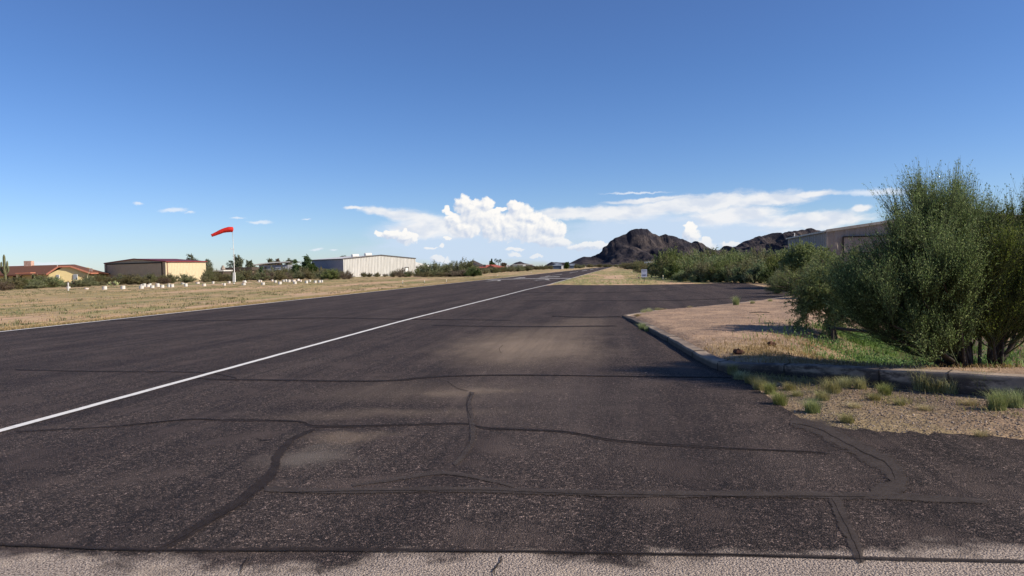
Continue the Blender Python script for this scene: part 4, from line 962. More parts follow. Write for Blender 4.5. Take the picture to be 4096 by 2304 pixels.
mb = MB(); mb.box((px2x(1124), -.06, zE*.43), (px2x(1144)-px2x(1102), .12, zE*.86)); gd = mb.build('garage_door', pm('garage door white', (.50, .52, .60), (.46, .48, .55), 2, .6), t)
mb = MB()
for i in range(8): mb.box((px2x(1105)+i*(px2x(1141)-px2x(1105))/7, -.14, zE*.76), (.2, .05, .2))
mb.build('door_windows', BLACK, gd)
for xx in (1061, 1065): MB().box((px2x(xx), -.04, zE*.8), (.22, .08, .45)).build('window', BLACK, t)
# flat roofed house left of it
HB = pm('brown fascia', (.10, .078, .062), (.08, .06, .05), 3, .8); ADOBE = pm('adobe wall', (.42, .32, .24), (.36, .27, .2), 2, .9)
t, L, h = box_house('house', 893, 1003, 212, 1083, 1081, 'low flat roofed house with brown fascia behind the windsock', ADOBE, HB, 8, .9, .5)
mb = MB(); 
for xx in (.12, .35, .62, .85): MB().box((L*xx, -.08, h*.45), (1.0, .12, 1.2)).build('window', BLACK, t)
t, L, h = box_house('house', 851, 892, 200, 1086, 1085, 'low house with bright white flat roof and stubby chimney', HB, WROOF, 6, .35, .3)
MB().lathe((L*.6, 3, h+.5), [(.75, 0), (.55, .35), (.35, .9), (.3, 1.1)], 8).build('chimney', CONC, t)
mb = MB(); 
for xx in (.15, .5, .8): mb.box((L*xx, -.1, h*.45), (.9, .12, 1.3))
mb.build('window', BLACK, t)

# ------------------------------------------------------------------ yellow house
YEL = pm('yellow stucco', (.70, .57, .30), (.64, .52, .27), 3, .9, .01, 20); SHNG = pm('brown shingles', (.155, .070, .045), (.115, .052, .035), 8, .9, .01, 40, stretch=(1, 4, 4)); PINK = pm('salmon fascia', (.50, .20, .13), (.42, .17, .11), 3, .7)
CURT = pm('pale curtain', (.45, .48, .50), (.32, .34, .36), 12, .6)
Yh = 170
def hp(px, y, Y=Yh): return P(px, y, Y)
hb = GD(-40, Yh); t = thing('yellow_house', hb, 'yellow stucco house with brown shingle roof and salmon fascia', 'house')
ox, oy = hb[0], hb[1]
X = lambda px: P(px, 1100, Yh)[0]-ox
Z = lambda y, px, Y=Yh: P(px, y, Y)[2]
eL = Z(1097, 120); rz_ = Z(1059, 228, Yh+7)
x0, x1 = X(-160), X(188); x2 = X(318)
gz = Z(1070, 235)
# main body and the gable wall that faces the sun
m0 = MB(); m0.box(((x0+x1)/2, 7, eL/2-.2), (x1-x0, 11, eL+.4)); m0.build('wall', YEL, t)
gx0, gx1 = x1, x2; gm = (X(235), X(262))
V = [(gx0, .6, -.3), (gx1, 3.5, -.3), (gx1, 3.5, eL-.1), (gm[1], 2.2, gz), (gm[0], 1.6, gz), (gx0, .6, eL-.1)]; Vb = [(x, y+7, z) for x, y, z in V]
obj('gable_wall', mesh('gable_wall', V+Vb, [(0, 1, 2, 3, 4, 5), (1, 7, 8, 2), (11, 10, 9, 8, 7, 6)], YEL), t)
rzz = rz_
V = [(x0-1, 1.0, eL), (gx0-.1, 0.0, eL-.05), (gm[0]-.6, 1.0, gz+.30), (X(228), 7, rzz), (x0-1, 7, rzz-.15), (gm[1]+.3, 1.6, gz+.30), (gx1+.9, 2.9, eL+.05), (gx1+.9, 8.5, eL+.05), (x0-1, 13.5, eL), (gx1-1, 13.5, eL)]
F = [(0, 1, 2, 3, 4), (2, 5, 3), (5, 6, 7, 3), (4, 3, 9, 8), (3, 7, 9)]
V2 = V+[(x, y, z-.16) for x, y, z in V]
rf = obj('roof', mesh('roof', V2, F+[(11, 10, 0, 1) if False else (0, 10, 11, 1)], SHNG), t)
mb = MB()
for a_, b_ in ((1, 2), (2, 5), (5, 6)): mb.slab(np.array(V[a_])+np.array([0, -.06, -.1]), np.array(V[b_])+np.array([0, -.06, -.1]), .1, .34)
mb.slab(np.array(V[6])+np.array([.05, 0, -.1]), np.array(V[7])+np.array([.05, 0, -.1]), .1, .3); mb.build('fascia', PINK, t)
MB().slab((X(85), -1.2, Z(1093.5, 85)), (X(146), -1.2, Z(1091, 146)), 1.8, .22).build('porch_roof', PINK, t)
MB().box((X(85.5), -1.3, eL/2), (.42, .42, eL)).build('porch_post', YEL, t)
MB().box((X(8), .55, eL*.9), (X(84)-X(-60), .9, .25)).build('porch_beam', SHNG, t)
for pa, pb, ya, yb, m_ in ((112, 129, 1100, 1116, BLACK), (55, 70, 1101, 1116, BLACK), (35, 47, 1102, 1122, BLACK), (-2, 16, 1102, 1120, BLACK)):
    fr = MB().box((X((pa+pb)/2), 1.43, Z((ya+yb)/2, 100)), (X(pb)-X(pa), .1, (yb-ya)/FPX*Yh)).build('window', m_, t)
for pa, pb, ya, yb, yy in ((215, 225, 1100, 1116, 1.2), (270, 286, 1099, 1120, 2.4)):
    w_ = X(pb)-X(pa); hh = (yb-ya)/FPX*Yh; cx = X((pa+pb)/2); cz = Z((ya+yb)/2, pa)
    fr = MB().box((cx, yy-.12, cz), (w_+.12, .12, hh+.12)).build('window', WHITE, t); MB().box((cx, yy-.2, cz), (w_-.06, .08, hh-.06)).build('pane', CURT, fr)
MB().box((X(36), 7.2, rzz+.1), (1.7, 1.2, 1.9)).build('chimney', pm('pink stone', (.50, .30, .22), (.62, .42, .33), 3, .9), t)
for pp, q in ((141, 1084), (171, 1088), (193, 1066)): MB().tube([(X(pp), 3.5, Z(q+4, pp)), (X(pp), 3.5, Z(q-2, pp)+.2)], [.07, .07], 6).build('vent_pipe', WHITE, t)
# right wing low roof
MB().slab((X(300), 9, Z(1088, 300)), (X(352), 10, Z(1096, 352)), 7, .2).build('wing_roof', SHNG, t)
MB().box((X(305), 6.2, Z(1113, 305)*.5+.6), (X(322)-X(290), 3, Z(1104, 300)+.4)).build('yard_wall', YEL, t)
t, L, h = box_house('house', 318, 352, 215, 1098, 1098, 'pinkish adobe house beyond the basketball hoop', pm('pink adobe', (.55, .38, .28), (.48, .33, .24), 2, .9), pm('pink adobe cap', (.50, .36, .27), (.46, .33, .25), 2, .9), 8, .2, .1)
t, L, h = box_house('house', 360, 371, 330, 1092, 1092, 'small tall adobe block right of the basketball hoop', ADOBE, ADOBE, 8, .2, .05)
t, L, h = box_house('house', 385, 424, 420, 1096, 1094, 'far adobe houses beside the left edge of the tan hangar', ADOBE, CONC, 8, .3, .1)

# saguaro
SAG = pm('saguaro green', (.16, .16, .085), (.10, .105, .055), 5, .85)
Ys = 118; sbp = GD(22, Ys); t = thing('saguaro_cactus', sbp, 'tall many armed saguaro cactus before the yellow house', 'cactus')
def rel(px, y, dy=0): p = P(px, y, Ys); return (p[0]-sbp[0], dy, p[2])
def ribbed(pts, r, nr=14):
    pts = np.array(pts, float); m_ = len(pts)
    Q = []; 
    for i in range(m_-1):
        for k in range(6): Q.append(pts[i]*(1-k/6)+pts[i+1]*k/6)
    Q.append(pts[-1]); Q = np.array(Q); R = np.full(len(Q), r); R[-1] = r*.25; R[-2] = r*.72; R[-3] = r*.92; R[0] *= .8
    v, f = tubes(Q[None], R[None], nr*2); c = np.repeat(Q, nr*2, 0); sc = np.where(np.arange(len(v)) % 2 == 0, 1.0, .82)[:, None]
    return c+(v-c)*sc, f
for nm, pts, r in (('trunk', [rel(23,1146), rel(22,1110), rel(18,1080), rel(17,1050), rel(15.5,1018)], .2), ('arm', [rel(20,1098), rel(12,1090,-.1), rel(7,1080,-.1), rel(6.5,1062,-.1), rel(7,1047,-.1)], .15),
                   ('arm', [rel(18,1086), rel(24,1080,.1), rel(27,1070,.1), rel(27,1043,.1)], .15), ('arm', [rel(20,1096), rel(21,1090,-.3), rel(22,1082,-.35), rel(22.5,1058,-.35)], .16), ('arm', [rel(22,1096), rel(29,1090,.15), rel(31,1080,.15), rel(30.5,1064,.15)], .14), ('arm', [rel(10,1080,-.1), rel(4,1080,-.2), rel(-3,1077,-.2)], .13)):
    v, f = ribbed(pts, r); obj(nm, mesh(nm, v, f, SAG), t)
# prickly pears
PAD = pm('prickly pear pads', (.42, .42, .20), (.24, .28, .12), 4, .7)
def pear(px, Y, wpx, hpx, label, seed, m_):
    rng = random.Random(seed); b = GD(px, Y); k = Y/FPX; t = thing('prickly_pear', b, label, 'cactus')
    w_ = wpx*k; h_ = hpx*k
    for i in range(34):
        x = rng.uniform(-.5, .5)*w_; y = rng.uniform(-.5, .5)*w_*.5; z = rng.uniform(.15, .9)*h_*(1-abs(x)/w_*.9); r = rng.uniform(.09, .15); a = rng.uniform(-.9, .9); tl_ = rng.uniform(-.5, .5)
        ux = np.array([math.cos(a)*math.cos(tl_), math.sin(a), math.sin(tl_)]); uz = np.array([-math.sin(tl_), 0, math.cos(tl_)]); un = np.cross(ux, uz)
        n = 10; V = []; 
        for s in (-1, 1):
            for j in range(n):
                q = 2*math.pi*j/n; V.append(np.array([x, y, z])+ux*r*math.cos(q)*.8+uz*r*1.15*math.sin(q)+un*.025*s)
        mb = MB(); mb.add(V, [tuple(range(n-1, -1, -1)), tuple(range(n, 2*n))]+[(j, (j+1) % n, n+(j+1) % n, n+j) for j in range(n)])
        mb.build('pad', m_, t)
    for i in range(7): MB().tube([(rng.uniform(-.3, .3)*w_, 0, -.05), (rng.uniform(-.4, .4)*w_, rng.uniform(-.1, .1), h_*.6)], [.05, .04], 6).build('stem', TWIG, t)
pear(454, 121, 44, 22, 'prickly pear with pale yellow pads before the tan hangar', 1, PAD)
pear(299, 112, 50, 40, 'tall dark prickly pear right of the white post', 2, pm('dark pads', (.14, .15, .09), (.30, .30, .2), 4, .7))

# windsock
Yw = 112; wb = GD(939, Yw); t = thing('windsock', wb, 'red windsock drooping left from a tall white pole', 'windsock')
def rw(px, y, dy=0): p = P(px, y, Yw); return (p[0]-wb[0], dy, p[2])
MB().tube([rw(937.5, 1092), rw(934.5, 1000), rw(932, 960), rw(929, 929)], [.055, .045, .04, .035], 8).build('pole', WHITE, t, True)
mb = MB(); b0, b1 = rw(936.8, 1128), rw(936.8, 1090); mb.add([(b0[0]-.19+dx_, dy_, b0[2]) for dx_ in (0, .38) for dy_ in (-.16, .16)]+[(b1[0]-.15+dx_, dy_, b1[2]) for dx_ in (0, .30) for dy_ in (-.13, .13)], [(0, 2, 3, 1), (4, 5, 7, 6), (0, 4, 6, 2), (1, 3, 7, 5), (0, 1, 5, 4), (2, 6, 7, 3)]); mb.build('counterweight', WHITE, t)
MB().tube([(rw(936, 1137)[0], 0, -.1), rw(936.5, 1126)], [.09, .09], 8).build('base_post', WHITE, t)
MB().tube([rw(923, 995.5), rw(940, 997.5)], [.025, .025], 6).build('crossbar', WHITE, t); MB().tube([rw(924, 995.5), rw(924, 993)], [.05, .05], 6).build('wind_cup', WHITE, t)
RED = pm('red windsock fabric', (.62, .028, .02), (.50, .02, .016), 2.5, .7, .04, 3)
cl_ = [(929, 918.5, 10.2), (926, 918, 10.4), (918, 918.5, 10), (908, 920.5, 9.2), (896, 924, 8.4), (888, 928, 7.6), (876, 934, 6.6), (866, 939, 6.0), (856, 943.5, 5.3)]
pts = [rw(a_, b_, -.12*i) for i, (a_, b_, r_) in enumerate(cl_)]; rs = [r_/FPX*Yw for *_, r_ in cl_]
Q = []; RR = []
for i in range(len(pts)-1):
    for k in range(4): Q.append(np.array(pts[i])*(1-k/4)+np.array(pts[i+1])*k/4); RR.append(rs[i]*(1-k/4)+rs[i+1]*k/4)
Q.append(np.array(pts[-1])); RR.append(rs[-1])
v, f = tubes(np.array([Q]), np.array([RR]), 20)
rngw = np.random.default_rng(2); cc_ = np.repeat(np.array(Q), 20, 0); ph = np.tile(np.arange(20), len(Q)); v = cc_+(v-cc_)*(1+.05*np.sin(ph*1.9+np.repeat(np.arange(len(Q)), 20)*.5))[:, None]
me = mesh('sock', v, f, RED, True); sk = obj('sock', me, t); md = sk.modifiers.new('thickness', 'SOLIDIFY'); md.thickness = .015
MB().tube([(pts[0][0]+.02, pts[0][1], pts[0][2]-rs[0]), (pts[0][0]+.02, pts[0][1], pts[0][2]+rs[0]*.9)], [.03, .03], 6).build('hoop_frame', DTRIM, t)

# white drum markers
DW = pm('weathered white paint', (.66, .63, .58), (.55, .45, .37), 5, .7, lo=.5, hi=.72); DWP = pm('peeling drum paint', (.66, .50, .40), (.80, .76, .70), 6, .8); RUST = pm('rusty inside', (.10, .06, .045), (.05, .03, .025), 6, .9)
def drum_meshes(m_):
    mb = MB(); mb.v = []; k = 18; prof = [(.5, 0), (.51, .03), (.5, .06), (.5, .45), (.515, .5), (.5, .55), (.5, .93), (.52, .97), (.5, 1.0), (.44, .99), (.43, .80)]
    V = []; F = []
    for (r, z) in prof:
        for i in range(k): a = 2*math.pi*i/k; V.append((r*math.cos(a), r*math.sin(a), z))
    for j in range(len(prof)-1):
        for i in range(k): F.append((j*k+i, j*k+(i+1) % k, (j+1)*k+(i+1) % k, (j+1)*k+i))
    body = mesh('shell', V, F, m_, True)
    V2 = [(.44*math.cos(2*math.pi*i/k), .44*math.sin(2*math.pi*i/k), .82) for i in range(k)]
    return body, mesh('inside', V2, [tuple(range(k))], RUST)
DM = {0: drum_meshes(DW), 1: drum_meshes(DWP)}
drums = [(419,1158,17,14,0,0),(492,1156,17,13.5,0,0),(566,1154.5,18,12.5,0,0),(577,1146.6,13,13,0,0),(567,1143,14,5,0,12),(592,1147.5,15,10,0,0),(600,1142,11,9,0,0),(609,1152,15.5,11,0,4),(631.5,1147,15,13.5,0,6),(649,1150.7,15,11,0,-4),(675,1138,10,5,1,10),(676,1148.5,12,10,0,0),(688,1149,15,13,0,0),(731,1137,13,7,0,18),(744,1146,12.5,12,0,-8),(791,1135,14,7,1,8),(816.6,1144.4,14,10.5,1,4),
 (852.7,1134.4,9.5,9.5,0,0),(898,1142,10,10,0,6),(889,1136,10,3,1,6),(916.8,1133,10,9,0,0),(980,1131,14,9,0,20),(975,1140.7,15,9.5,0,0),(1036.5,1129,9,9.5,0,0),(1044,1129.7,8,9.5,1,-5),(1052.4,1139.4,14,11,0,-3),(1089,1125,8,7,0,5),(1101.7,1130,10.5,9.5,0,0),(1119.4,1137,13.5,11,0,-4),(1135,1127,11,8.5,0,5),(1144.6,1126.8,8.5,10,0,-4),(1156,1128,12.5,10,0,0),(1174,1126.5,16,8,1,0),(1180,1135.7,13,11,0,-3),(1194,1125,13,8,1,24),(1203,1127,7,9,1,0),(1226,1133,12,11,0,-4),(1239,1126.8,9.5,8,0,6),(1261,1131.6,10.5,10,0,5),(1278,1129.5,13,9,0,-4),(1288,1129.5,8,10,0,3)]
drums += [(346,1157,16,6,1,14), (274,1153,15,7,0,-10)]
drums.sort(); rd = random.Random(4)
for i, (px, y, w_, h_, kd, tilt) in enumerate(drums):
    g = G(px, y); k = g[1]/FPX
    state = 'peeling pinkish' if kd else 'white painted'
    pos = ', lying low and tipped' if h_ < 8 or abs(tilt) > 15 else ''
    t = thing('drum_marker', (g[0], g[1], H(g[0], g[1])-.02), f'{state} half drum{pos}, {ordn(i)} drum from the left in the field', 'drum marker', 'white half drums in the field', rd.uniform(0, 6))
    t.scale = (w_*k, w_*k, h_*k); t.rotation_euler = (0, rad(tilt), rd.uniform(0, 6)) if tilt else (0, 0, rd.uniform(0, 6))
    b_, in_ = DM[kd]; obj('shell', b_, t); obj('inside', in_, t)
# white post
g = G(273.5, 1163); t = thing('marker_post', g, 'plain white wooden post standing before the yellow house', 'post')
h_ = 32*g[1]/FPX; mb = MB(); mb.box((0, 0, h_/2-.05), (.1, .1, h_+.1)); mb.add([(-.05, -.05, h_), (.05, -.05, h_), (.05, .05, h_), (-.05, .05, h_), (0, 0, h_+.03)], [(0, 1, 4), (1, 2, 4), (2, 3, 4), (3, 0, 4)]); mb.build('post', WHITE, t)
# basketball hoop
Yb = 140; hb = GD(350, Yb); t = thing('basketball_hoop', hb, 'basketball hoop with pinkish backboard on a bent pole', 'basketball hoop')
def rh_(px, y): p = P(px, y, Yb); return (p[0]-hb[0], 0, p[2])
MB().tube([(rh_(351, 1130)[0], 0, -.1), rh_(349.5, 1105), rh_(353, 1095), rh_(358, 1086)], [.06, .06, .055, .05], 8).build('pole', pm('cream pole', (.62, .55, .35), None, 3), t)
c_ = rh_(363, 1080); bd = MB().box(c_, (13.5/FPX*Yb, .05, 13/FPX*Yb)).build('backboard', pm('faded pink board', (.48, .30, .25), (.40, .25, .2), 3), t)
mb = MB(); 
for dx_, dz_, sx, sz in ((0, .13, .32, .03), (0, -.13, .32, .03), (-.16, 0, .03, .29), (.16, 0, .03, .29)): mb.box((c_[0]+dx_, -.04, c_[2]-.02+dz_), (sx, .02, sz))
mb.build('target_square', WHITE, bd)
ring = [(c_[0]+.23*math.cos(a_), -.27+.23*math.sin(a_), c_[2]-.2) for a_ in np.linspace(0, 2*math.pi, 13)]
MB().tube(ring, [.015]*13, 5, False).build('rim', pm('orange rim', (.5, .12, .03), None, 3), t)

# runway edge markers on stakes
CREAM = pm('cream plastic', (.80, .68, .45), (.7, .58, .38), 4, .5)
mk = [(1611,1136,16,'stake marker, nearest on the left edge of the runway'),(1698,1133,14,'stake marker, second along the left runway edge'),(1786,1131,14,'stake marker, third along the left runway edge'),(1991,1107,9,'stake marker, fourth along the left runway edge'),(2125,1094,7,'stake marker, fifth along the left runway edge'),(2343,1072,7,'stake marker, farthest along the left runway edge'),
      (2652,1120,20,'tall stake marker in weeds right of the sign'),(2528,1094,8,'stake marker behind the sign, farthest into the verge'),(2462,1110,8,'stake marker in bare dirt left of the sign'),(2555,1111,8,'low stake marker just left of the sign')]
proto = None
for px, y, hp_, lb in mk:
    g = G(px, y); h_ = hp_*g[1]/FPX; k = g[1]/FPX*4
    t = thing('runway_marker', g, 'cream capped '+lb, 'marker', 'stake markers beside the runway')
    MB().tube([(0, 0, -.05), (0, 0, h_*.85)], [.014+k*.06, .014+k*.06], 6).build('stake', WHITE, t); MB().lathe((0, 0, h_*.74), [(.03+k*.3, 0), (.028+k*.3, h_*.08), (.01+k*.05, h_*.26)], 8).build('cap', CREAM, t)
    MB().lathe((0, 0, -.02), [(.08, 0), (.06, .06), (.02, .08)], 8).build('foot', BLACK, t)
g = GD(1650, 178); t = thing('white_pole', g, 'thin white pole in scrub at the ribbed hangar corner', 'pole'); MB().tube([(0, 0, -.1), (0, 0, P(1650, 1079, 178)[2])], [.07, .06], 8).build('pole', CREAM, t)

# the sign
g = G(2577, 1126); ks = g[1]/FPX; t = thing('sign', g, 'white and blue PRIVATE notice board on a short dark post', 'sign')
MB().box((0, 0, 9*ks), (.05, .04, 20*ks)).build('post', DTRIM, t)
bw, bh = 23*ks, 31*ks; zc = 33*ks
bd = MB().box((0, -.04, zc), (bw, .02, bh)).build('board', pm('pale blue board', (.40, .44, .56), (.34, .38, .50), 4, .5), t)
NAVY = pm('navy print', (.02, .03, .10), None, 3, .6); GRAYP = pm('grey print', (.25, .25, .30), None, 3, .6)
def text(s_, x, z, size, mat, parent, y=-.0525):
    cu = bpy.data.curves.new('lettering', 'FONT'); cu.body = s_; cu.size = size; cu.align_x = 'CENTER'; cu.align_y = 'CENTER'; cu.extrude = .001
    tmp = bpy.data.objects.new('tmp', cu); COL.objects.link(tmp); dg = bpy.context.evaluated_depsgraph_get(); me = bpy.data.meshes.new_from_object(tmp.evaluated_get(dg)); bpy.data.objects.remove(tmp)
    me.materials.clear(); me.materials.append(mat); o = obj('lettering', me, parent); o.rotation_euler = (math.pi/2, 0, 0); o.location = (x, y, z); return o
text('PRIVATE', 0, zc+bh*.36, bw*.225, NAVY, bd); text('AIRSTRIP', 0, zc+bh*.20, bw*.20, GRAYP, bd)
MB().box((0, -.0535, zc-bh*.19), (bw*.66, .005, bh*.055)).build('print_bar', NAVY, bd); mb = MB()
mb.box((0, -.0535, zc-bh*.30), (bw*.42, .005, bh*.07)); mb.box((-bw*.3, -.0535, zc-bh*.31), (bw*.12, .005, bh*.09)); mb.box((bw*.3, -.0535, zc-bh*.30), (bw*.1, .005, bh*.05)); mb.build('emblem', NAVY, bd)

# far houses along the left of the runway
REDR = pm('red tile roof', (.44, .13, .095), (.36, .10, .075), 3, .8); STUC = pm('tan stucco', (.30, .22, .16), (.26, .19, .14), 2, .9)
t, L, h = box_house('house', 1910, 2019, 350, 1069.5, 1069, 'long red tiled house under the fan palms', STUC, REDR, 9, hipped=1.25, over=.6)
V = [(L*.34, -2.2, h-.1), (L*.50, -2.8, h+1.25), (L*.72, -2.2, h-.2), (L*.34, 3, h-.1), (L*.5, 3, h+1.25), (L*.72, 3, h-.2)]
obj('porch_roof', mesh('porch_roof', V, [(0, 1, 4, 3), (1, 2, 5, 4)], REDR), t).modifiers.new('s', 'SOLIDIFY').thickness = .3
obj('porch_wall', mesh('porch_wall', [(L*.37, -2, -.1), (L*.68, -2, -.1), (L*.68, -2, h-.2), (L*.5, -2.0, h+.9), (L*.37, -2, h-.2), (L*.37, 2, -.1), (L*.68, 2, -.1)], [(0, 1, 2, 3, 4), (0, 5, 6, 1)], STUC), t)
MB().box((L*.26, 1.0, h+.9), (1.3, 1, .9)).build('roof_unit', DTRIM, t)
for xx in (.08, .2, .85): MB().box((L*xx, -.05, h*.5), (1.1, .12, 1.1)).build('window', BLACK, t)
WB = pm('white stucco', (.78, .77, .74), (.72, .71, .68), 2, .8)
t, L, h = box_house('shed', 2027, 2039, 360, 1061, 1061, 'small bright white box shed right of the red tiled house', WB, WROOF, 4, .1, .05, cat='shed')
t, L, h = box_house('hangar', 2050, 2101, 420, 1060, 1060, 'long pale hangar with white flat roof, far left of runway', pm('grey green siding', (.36, .38, .35), (.33, .35, .32), 1, .7), WROOF, 10, .3, .2, cat='hangar')
MB().box((L+.3, 5, h+.15), (9, 9, .25)).build('canopy_roof', WROOF, t); MB().box((L-.5, -.1, h*.5), (1.6, .3, h)).build('end_wall', WB, t)
BL = pm('blue grey siding', (.10, .13, .19), (.08, .11, .16), 1, .7); BR = pm('blue grey roof', (.24, .27, .31), (.20, .23, .27), 1, .5)
t, L, h = box_house('barn', 2209, 2250, 480, 1062, 1062, 'dark blue barn with grey gabled roof far left of runway', BL, BR, 12, hipped=1.6, over=.5, cat='barn')
MB().box((L, -.2, h*.5), (1.3, .4, h)).build('end_wall', WB, t)
t, L, h = box_house('barn', 2277, 2296, 560, 1062, 1062, 'smaller dark barn right of the dark tree', BL, BR, 10, hipped=1.3, over=.5, cat='barn')
t, L, h = box_house('house', 2600, 2618, 170, 1052, 1052, 'small white roof just visible above the brown scrub', WSW, WROOF, 5, .35, .3)

# grey hangar on the right
GB = pm('grey brown metal', (.27, .235, .215), (.24, .21, .19), 1.5, .6, spec=.3, stretch=(1, 1, .3))
Y0 = 68; c0 = GD(3311, Y0); ax = np.array([.983, -.182, 0]); wd = 22.0
eave = P(3311, 926, Y0)[2]; q = P(3580, 886, 66.95); slope = (q[2]-eave)/5.76; ridge = eave+slope*wd/2
gh = gable_hall('hangar', c0, ax, wd, 19.5, eave, ridge, 'big grey brown metal hangar behind the palo verde', dict(front=GB, side=GB, left=GB, roof=pm('light roof', (.5, .47, .42), (.42, .4, .36), 1, .5), trim=GB, rtrim=pm('light grey trim', (.42, .38, .33), None, 2, .5)), rib=.9, ribd=.05, over=.12)
xd0 = 1.35; xd1 = wd-xd0; zd = P(3361, 951, Y0)[2]; zr = P(3440, 1012, Y0)[2]
V = []; F = []; n = 20
for i in range(n+1):
    for f_, oo in ((0, .05), (.08, .05), (.12, 0), (.9, 0)):
        if i == n and f_: break
        x = xd0+(xd1-xd0)*(i+f_)/n; V += [(x, -.22-oo, 0), (x, -.22-oo, zd)]
for i in range(len(V)//2-1): F.append((2*i, 2*i+2, 2*i+3, 2*i+1))
dr = obj('hangar_door', mesh('hangar_door', V, F, GB), gh); MB().box(((xd0+xd1)/2, -.32, zr), (xd1-xd0, .06, .09)).build('door_rail', BLACK, dr); MB().box(((xd0+xd1)/2, -.30, zr+.12), (xd1-xd0, .05, .10)).build('door_rail', pm('pale rail', (.3, .27, .24), None, 2), dr)
mb = MB(); mb.box(((xd0+xd1)/2, -.25, zd+.06), (xd1-xd0+.1, .2, .1)); mb.box((xd0-.05, -.25, zd/2), (.08, .18, zd)); mb.box((xd1+.05, -.25, zd/2), (.08, .18, zd)); mb.build('door_frame', BLACK, gh)
MB().tube([(-.1, 15, eave+.05), (-.1, 15, eave+.5)], [.06, .06], 6).build('vent_pipe', WHITE, gh)

# steel rail across the ditch
a_ = P(3331, 1312, 15.6); b_ = P(3760, 1354, 13.6); mid = (a_+b_)/2
t = thing('pipe_rail', (mid[0], mid[1], H(mid[0], mid[1])), 'thin dark steel pipe spanning the green ditch behind the trees', 'pipe')
r_ = lambda p: (p[0]-mid[0], p[1]-mid[1], p[2]-t.location.z); MB().tube([r_(a_), r_(b_)], [.035, .035], 8).build('pipe', pm('dark steel', (.03, .026, .028), (.05, .04, .035), 6, .6), t)
for q_ in (a_, b_): p0 = np.array(q_); MB().tube([r_((q_[0], q_[1], H(q_[0], q_[1])-.1)), r_(q_)], [.03, .03], 8).build('pipe_post', BARK, t)

# ------------------------------------------------------------------ low plants, straw, gravel
def blades(rng, O, L, Wd, lean=.5, curl=.5, dirbias=(0, 0)):
    """curved 2-segment grass blades from points O"""
    n = len(O); az = rng.uniform(0, 6.283, n); h = np.stack([np.cos(az)+dirbias[0], np.sin(az)+dirbias[1], np.zeros(n)], -1)
    ln = L*rng.uniform(.5, 1.2, (n, 1)); le = lean*rng.uniform(.2, 1.3, (n, 1))
    M1 = O+np.array([0, 0, 1])*ln*.55+h*ln*le*.3; E = O+np.array([0, 0, 1])*ln*(1-curl*le*.5)+h*ln*le
    w = np.stack([-np.sin(az), np.cos(az), np.zeros(n)], -1)*Wd*rng.uniform(.6, 1.2, (n, 1))
    V = np.stack([O-w, O+w, M1+w*.7, M1-w*.7, E], 1).reshape(-1, 3); b_ = np.arange(n)[:, None]*5
    return V, b_
def blade_mesh(name, V, b_, m_):
    q = (b_+np.array([[0, 1, 2, 3]])); t3 = (b_+np.array([[3, 2, 4, 4]]))
    me = bpy.data.meshes.new(name); me.vertices.add(len(V)); me.vertices.foreach_set('co', V.astype(np.float32).ravel())
    n = len(q); loops = np.concatenate([q, t3[:, :3]], 1).ravel(); me.loops.add(len(loops)); me.loops.foreach_set('vertex_index', loops.astype(np.int32))
    ls = (np.arange(n)[:, None]*7+np.array([[0, 4]])).ravel(); me.polygons.add(2*n); me.polygons.foreach_set('loop_start', ls.astype(np.int32)); me.update(calc_edges=True); me.materials.append(m_); return me
def tuft_mesh(seed, n, L, R, m_, lean=.6, wd=.006):
    rng = np.random.default_rng(seed); r = R*.35*np.sqrt(rng.uniform(0, 1, n)); a = rng.uniform(0, 6.28, n)
    O = np.stack([r*np.cos(a), r*np.sin(a), np.full(n, -.01)], -1); V, b_ = blades(rng, O, L, wd, lean); return blade_mesh('blades', V, b_, m_)
L_GT = leafmat('green tuft blades', (.16, .21, .06), (.30, .34, .11), (.48, .47, .21), .4)
TM = [tuft_mesh(50+i, 420, 1.0, 1.3, L_TUFT, 1.0, .009) for i in range(3)]; TG = [tuft_mesh(60+i, 520, 1.0, 1.2, L_GT, .95, .009) for i in range(3)]; TS = [tuft_mesh(70+i, 260, 1.0, 1.4, L_STRAW, 1.2, .011) for i in range(2)]
def tufts(where, lst, group):
    lst = sorted(lst)
    for i, (px, y, hp_, wp, kd) in enumerate(lst):
        g = G(px, y, 0); z = H(g[0], g[1])
        for _ in range(3): g = G(px, y, z); z = H(g[0], g[1])
        k = g[1]/FPX; nm = {'g': 'green', 'd': 'dry yellowish', 's': 'straw coloured'}[kd]
        t = obj('grass_tuft', rb.choice({'g': TG, 'd': TM, 's': TS}[kd]), None, f'{nm} grass tuft, {ordn(i)} from the left {where}', 'grass tuft', group, loc=(g[0], g[1], z)); t.rotation_euler = (0, 0, rb.uniform(0, 6)); t.scale = (wp*k*.62, wp*k*.62, hp_*k*.95)
tufts('along the gravel below the low wall', [(2930,1500,60,70,'d'),(2960,1520,50,90,'d'),(3000,1535,55,80,'d'),(3040,1560,70,90,'d'),(3080,1575,60,80,'g'),(3120,1620,70,100,'g'),(3160,1560,40,80,'d'),(3250,1650,70,110,'g'),(3290,1600,50,90,'d'),(3330,1570,70,110,'d'),(3390,1690,50,90,'d'),(3380,1550,60,90,'d'),(3440,1555,60,80,'d'),(3540,1580,60,90,'g'),(3690,1560,110,120,'d'),(3740,1570,80,120,'d'),(3800,1575,80,110,'d'),(3860,1570,60,100,'d'),(3930,1575,110,120,'g'),(3990,1570,100,120,'g'),(4060,1580,90,110,'g'),(4090,1590,70,100,'d'),(3500,1600,36,80,'d'),(3600,1620,30,70,'d'),(3190,1585,30,70,'d'),(3420,1630,26,80,'s'),(3880,1620,30,90,'s'),(3700,1640,26,80,'s')], 'grass tufts below the low wall')
